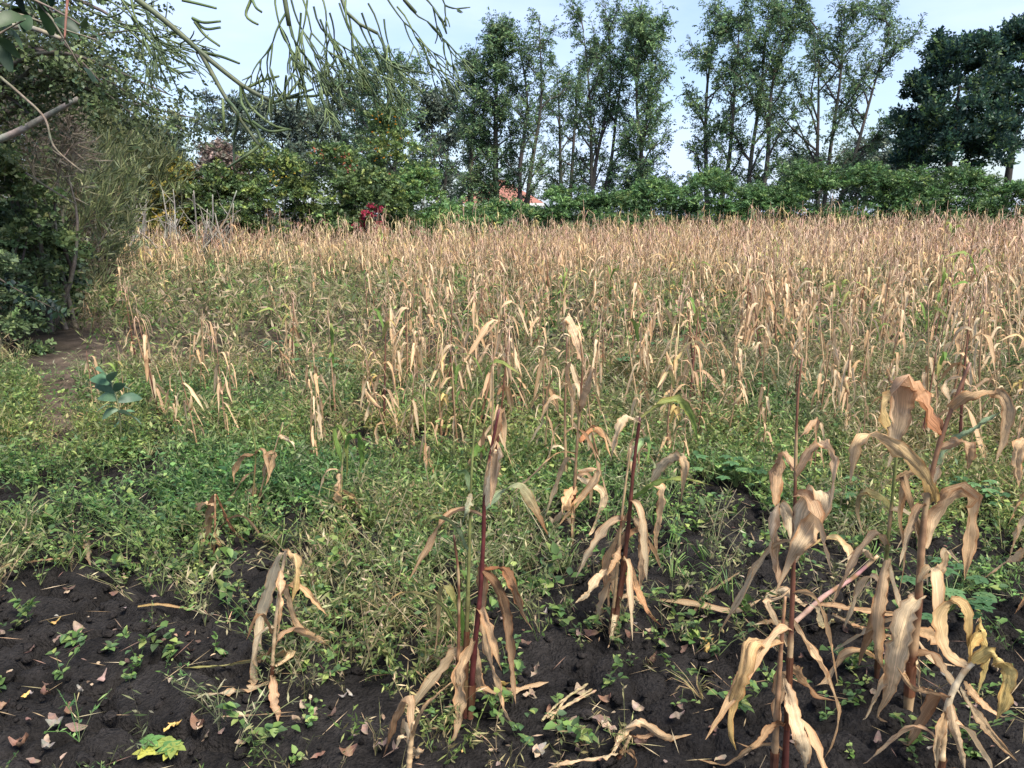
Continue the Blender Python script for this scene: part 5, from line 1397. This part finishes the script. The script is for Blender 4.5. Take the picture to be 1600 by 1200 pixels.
def lobed_plant(label, px, py, cols, h, L, seed, n=7, name='squash_seedling'):
    rg = np.random.default_rng(seed); g = ground_at(px, py); b = np.array([g[0], g[1], gz(g[0], g[1])]); root = empty(name, b, label, 'plant')
    for q in range(n):
        e = np.array([rg.normal(0, h * .6), rg.normal(0, h * .5), h * rg.uniform(.6, 1.1)]); mb = MB(); tube(mb, spline([b, b + e * [.3, .3, .6], b + e], 6), .0022, 4, (.16, .2, .07)); mb.build('stem', M_STALK, root, b)
        mb = MB(); c = np.array(cols[q % len(cols)]); az0 = rg.uniform(0, 6.28)
        ang = np.array([-2.2, -1.1, 0, 1.1, 2.2]); D = np.stack([np.cos(az0 + ang), np.sin(az0 + ang), np.full(5, -.05)], 1)
        leaves(mb, np.tile(b + e, (5, 1)), D, L * np.array([.65, .9, 1.05, .9, .65]), L * .62, np.tile(c, (5, 1)), up=1.0, fold=.08, hexa=True, rg=rg); mb.build('leaf', M_WEED, root, b)
lobed_plant('yellow and green lobed-leaf seedling at the bottom left edge', 272, 1178, [(.42, .42, .09), (.30, .36, .09), (.12, .24, .07)], .05, .05, 92, 6)
for q, (px, py, lab) in enumerate([(430, 565, 'lobed-leaf cotton plant left of centre in the weedy strip'), (965, 600, 'pale green lobed-leaf plant right of the dry centre maize'), (1010, 525, 'lobed-leaf plant in the weeds right of centre, furthest back'), (1280, 560, 'lobed-leaf plant in the weeds at right'), (1040, 565, 'low lobed-leaf plant in front of the furthest one'), (1150, 770, 'green lobed-leaf clump left of the tall red stalk'), (1540, 800, 'green lobed-leaf clump behind the thick stalk at right'), (520, 600, 'dark lobed-leaf plant beside the bare patch left of centre'), (1330, 800, 'green lobed-leaf clump between the tall stalks at right'), (1480, 960, 'grey-green lobed-leaf plant at the foot of the thick stalk')]):
    lobed_plant(lab, px, py, [(.10, .20, .08), (.14, .25, .10), (.07, .15, .06)], .26 if py < 700 else .16, .085 if py < 700 else .06, 93 + q, 14, 'lobed_leaf_plant')

# ------------------------------------------------------------------ fallen leaves, straw and clods
rgl = np.random.default_rng(950)
LC = [('pale buff', (.33, .25, .175)), ('pinkish brown', (.22, .155, .125)), ('dark brown', (.12, .075, .058)), ('pale grey', (.26, .23, .20)), ('golden yellow', (.48, .33, .11)), ('rust-brown', (.18, .105, .07))]
LME = []
for ci, (nm, c) in enumerate(LC):
    for v in range(4):
        mb = MB(); L = rgl.uniform(.042, .075); bend = rgl.uniform(.2, 1.3)
        P = np.array([[L * t, .004 * math.sin(t * 6 + v), L * bend * (t - .5) ** 2 * 1.6] for t in np.linspace(0, 1, 8)])
        W = L * rgl.uniform(.36, .55) * np.sin(np.linspace(.12, math.pi - .05, 8)) ** .8
        ribbon(mb, P, W, jit(c, 8, .08, rg=rgl), (0, 1, .1), np.linspace(0, rgl.normal(0, .5), 8), k=4, fold=rgl.uniform(.1, .9), wave=.35, wf=2, ph=v, crumple=.10, rg=rgl)
        me = mb.mesh('fallen_leaf'); me.materials.append(M_LITTER); LME.append((ci, me))
def llabel(ci, px, py):
    hor = 'bottom left corner' if px < 120 else 'corner by the yellow seedling' if px < 300 else 'foreground under bleached tuft' if px < 500 else 'soil before three red stalks' if px < 800 else 'soil right of three red stalks' if px < 1060 else 'soil left of tall red stalk' if px < 1200 else 'soil under big right maize'
    row = 'back ' if py < 930 else 'middle ' if py < 1060 else 'front '
    hor = row + hor
    return LC[ci][0] + ' fallen leaf, ' + hor if 'corner' in hor or 'foreground' in hor else LC[ci][0] + ' fallen leaf on the ' + hor
known = [(120, 1078, 3), (48, 1082, 4), (95, 972, 4), (75, 1120, 1), (262, 1132, 4), (480, 1128, 0), (500, 1060, 1), (530, 1095, 3), (540, 1085, 3), (510, 1180, 5), (570, 1135, 1), (525, 1115, 2), (385, 1160, 0), (850, 968, 3), (910, 1008, 1), (925, 1130, 1), (940, 1135, 0), (1060, 1105, 1), (1082, 925, 3), (1115, 1005, 4), (1105, 1010, 4), (985, 1010, 5), (1020, 1000, 0), (960, 980, 1),
         (1000, 985, 3), (880, 1150, 2), (830, 1010, 2), (660, 1040, 5), (690, 1030, 5), (200, 1040, 2), (245, 1010, 5), (115, 975, 0), (20, 1050, 0), (65, 1070, 2), (15, 1110, 5), (40, 1190, 1), (65, 1170, 3), (270, 1130, 4), (330, 1140, 0), (350, 1140, 1), (825, 1085, 0), (1015, 960, 1), (620, 1185, 1), (560, 1180, 5), (470, 1100, 0), (235, 932, 1), (240, 872, 1), (100, 930, 0)]
while len(known) < 135:
    px, py = rgl.uniform(-10, 1610), rgl.uniform(820, 1195)
    if rgl.random() < .2 + .8 * (1 - weed_cover(np.float64(px), np.float64(py))) and rgl.random() < .25 + .75 * (py - 820) / 300: known.append((px, py, int(rgl.choice(6, p=[.24, .26, .22, .07, .05, .16]))))
for px, py, ci in known:
    g = ground_at(px, py); me = [m for c, m in LME if c == ci][int(rgl.integers(0, 4))]
    o = bpy.data.objects.new('fallen_leaf', me); COL.objects.link(o); o.location = (g[0], g[1], gz(g[0], g[1]) + .010); o.rotation_euler = (rgl.normal(0, .25), rgl.normal(0, .25), rgl.uniform(0, 6.28)); s = rgl.uniform(.5, 1.1); o.scale = (s, s, s)
    tag(o, llabel(ci, px, py), 'leaf', 'fallen leaves on the black soil')

def litter_and_clods():
    n = 1700
    y = np.sqrt(rgl.uniform(1.7 ** 2, 7.5 ** 2, n)); x = rgl.uniform(-.85, .85, n) * y
    a = rgl.uniform(0, 6.28, n); D = np.stack([np.cos(a), np.sin(a), rgl.normal(0, .12, n)], 1); mb = MB()
    P = np.stack([x, y, hgt(x, y) + .012], 1)
    leaves(mb, P, D, rgl.uniform(.03, .16, n), rgl.uniform(.002, .005, n), mixc([(.40, .30, .17), (.28, .19, .11), (.50, .40, .26), (.18, .11, .08)], [3, 3, 1, 2], n, .2, rgl), up=.9, rg=rgl)
    n2 = 600; y = np.sqrt(rgl.uniform(1.7 ** 2, 7.0 ** 2, n2)); x = rgl.uniform(-.85, .85, n2) * y; a = rgl.uniform(0, 6.28, n2)
    leaves(mb, np.stack([x, y, hgt(x, y) + .012], 1), np.stack([np.cos(a), np.sin(a), rgl.normal(0, .2, n2)], 1), rgl.uniform(.012, .03, n2), rgl.uniform(.008, .016, n2), mixc([c for _, c in LC], [3, 3, 3, 1, .6, 2], n2, .2, rgl), up=.8, hexa=True, rg=rgl)
    tag(mb.build('straw_litter', M_LITTER), 'scattered straw and leaf crumbs on the soil', 'litter', kind='stuff')
    # crumbs of soil
    t = (1 + 5 ** .5) / 2
    ico = norm(np.array([[-1, t, 0], [1, t, 0], [-1, -t, 0], [1, -t, 0], [0, -1, t], [0, 1, t], [0, -1, -t], [0, 1, -t], [t, 0, -1], [t, 0, 1], [-t, 0, -1], [-t, 0, 1]]))
    F = np.array([[0, 11, 5], [0, 5, 1], [0, 1, 7], [0, 7, 10], [0, 10, 11], [1, 5, 9], [5, 11, 4], [11, 10, 2], [10, 7, 6], [7, 1, 8], [3, 9, 4], [3, 4, 2], [3, 2, 6], [3, 6, 8], [3, 8, 9], [4, 9, 5], [2, 4, 11], [6, 2, 10], [8, 6, 7], [9, 8, 1]])
    mb = MB()
    for v in range(8):
        k = 430; y = np.sqrt(rgl.uniform(1.6 ** 2, 6.0 ** 2, k)); x = rgl.uniform(-.88, .88, k) * y
        V = ico * rgl.uniform(.65, 1.25, (12, 1)); s = np.clip(rgl.lognormal(-4.9, .55, k), .003, .035)
        scatter(mb, (V, np.zeros((0, 4), int), F, np.tile([.018, .0155, .0145], (12, 1)), np.zeros((12, 2))), np.stack([x, y, hgt(x, y) + s * .2], 1), rgl.uniform(0, 6.28, k), np.stack([s, s * .9, s * .65], 1), rgl.uniform(.8, 1.5, (k, 1)) * np.ones((1, 3)))
        k = 70; y = np.sqrt(rgl.uniform(1.6 ** 2, 5.0 ** 2, k)); x = rgl.uniform(-.88, .88, k) * y; s = rgl.uniform(.012, .034, k)
        scatter(mb, (V, np.zeros((0, 4), int), F, np.tile([.018, .0155, .0145], (12, 1)), np.zeros((12, 2))), np.stack([x, y, hgt(x, y) + s * .1], 1), rgl.uniform(0, 6.28, k), np.stack([s, s * .8, s * .6], 1), rgl.uniform(.8, 1.5, (k, 1)) * np.ones((1, 3)))
    tag(mb.build('soil_clods', M_SOIL), 'loose black crumbs of soil', 'soil', kind='stuff')
litter_and_clods()

# ------------------------------------------------------------------ labels that look-alikes share get their place in the row
def number_labels():
    sets = {}
    for o in COL.objects:
        if o.parent is None and o.get('category') and o.get('group'): sets.setdefault(o['label'], []).append(o)
    ordw = ['leftmost', 'second from left', 'third from left', 'fourth from left', 'fifth from left', 'sixth from left', 'seventh from left', 'eighth from left', 'ninth from left', 'tenth from left', 'eleventh from left', 'twelfth from left']
    for lab, obs in sets.items():
        if len(obs) < 2: continue
        obs.sort(key=lambda o: to_px(o.location.x, o.location.y, o.location.z)[0])
        for i, o in enumerate(obs):
            w = 'rightmost' if i == len(obs) - 1 else ordw[i] if i < 12 else None
            if w and len((lab + ' ' + w).split()) <= 16: o['label'] = lab + ', ' + w
number_labels()
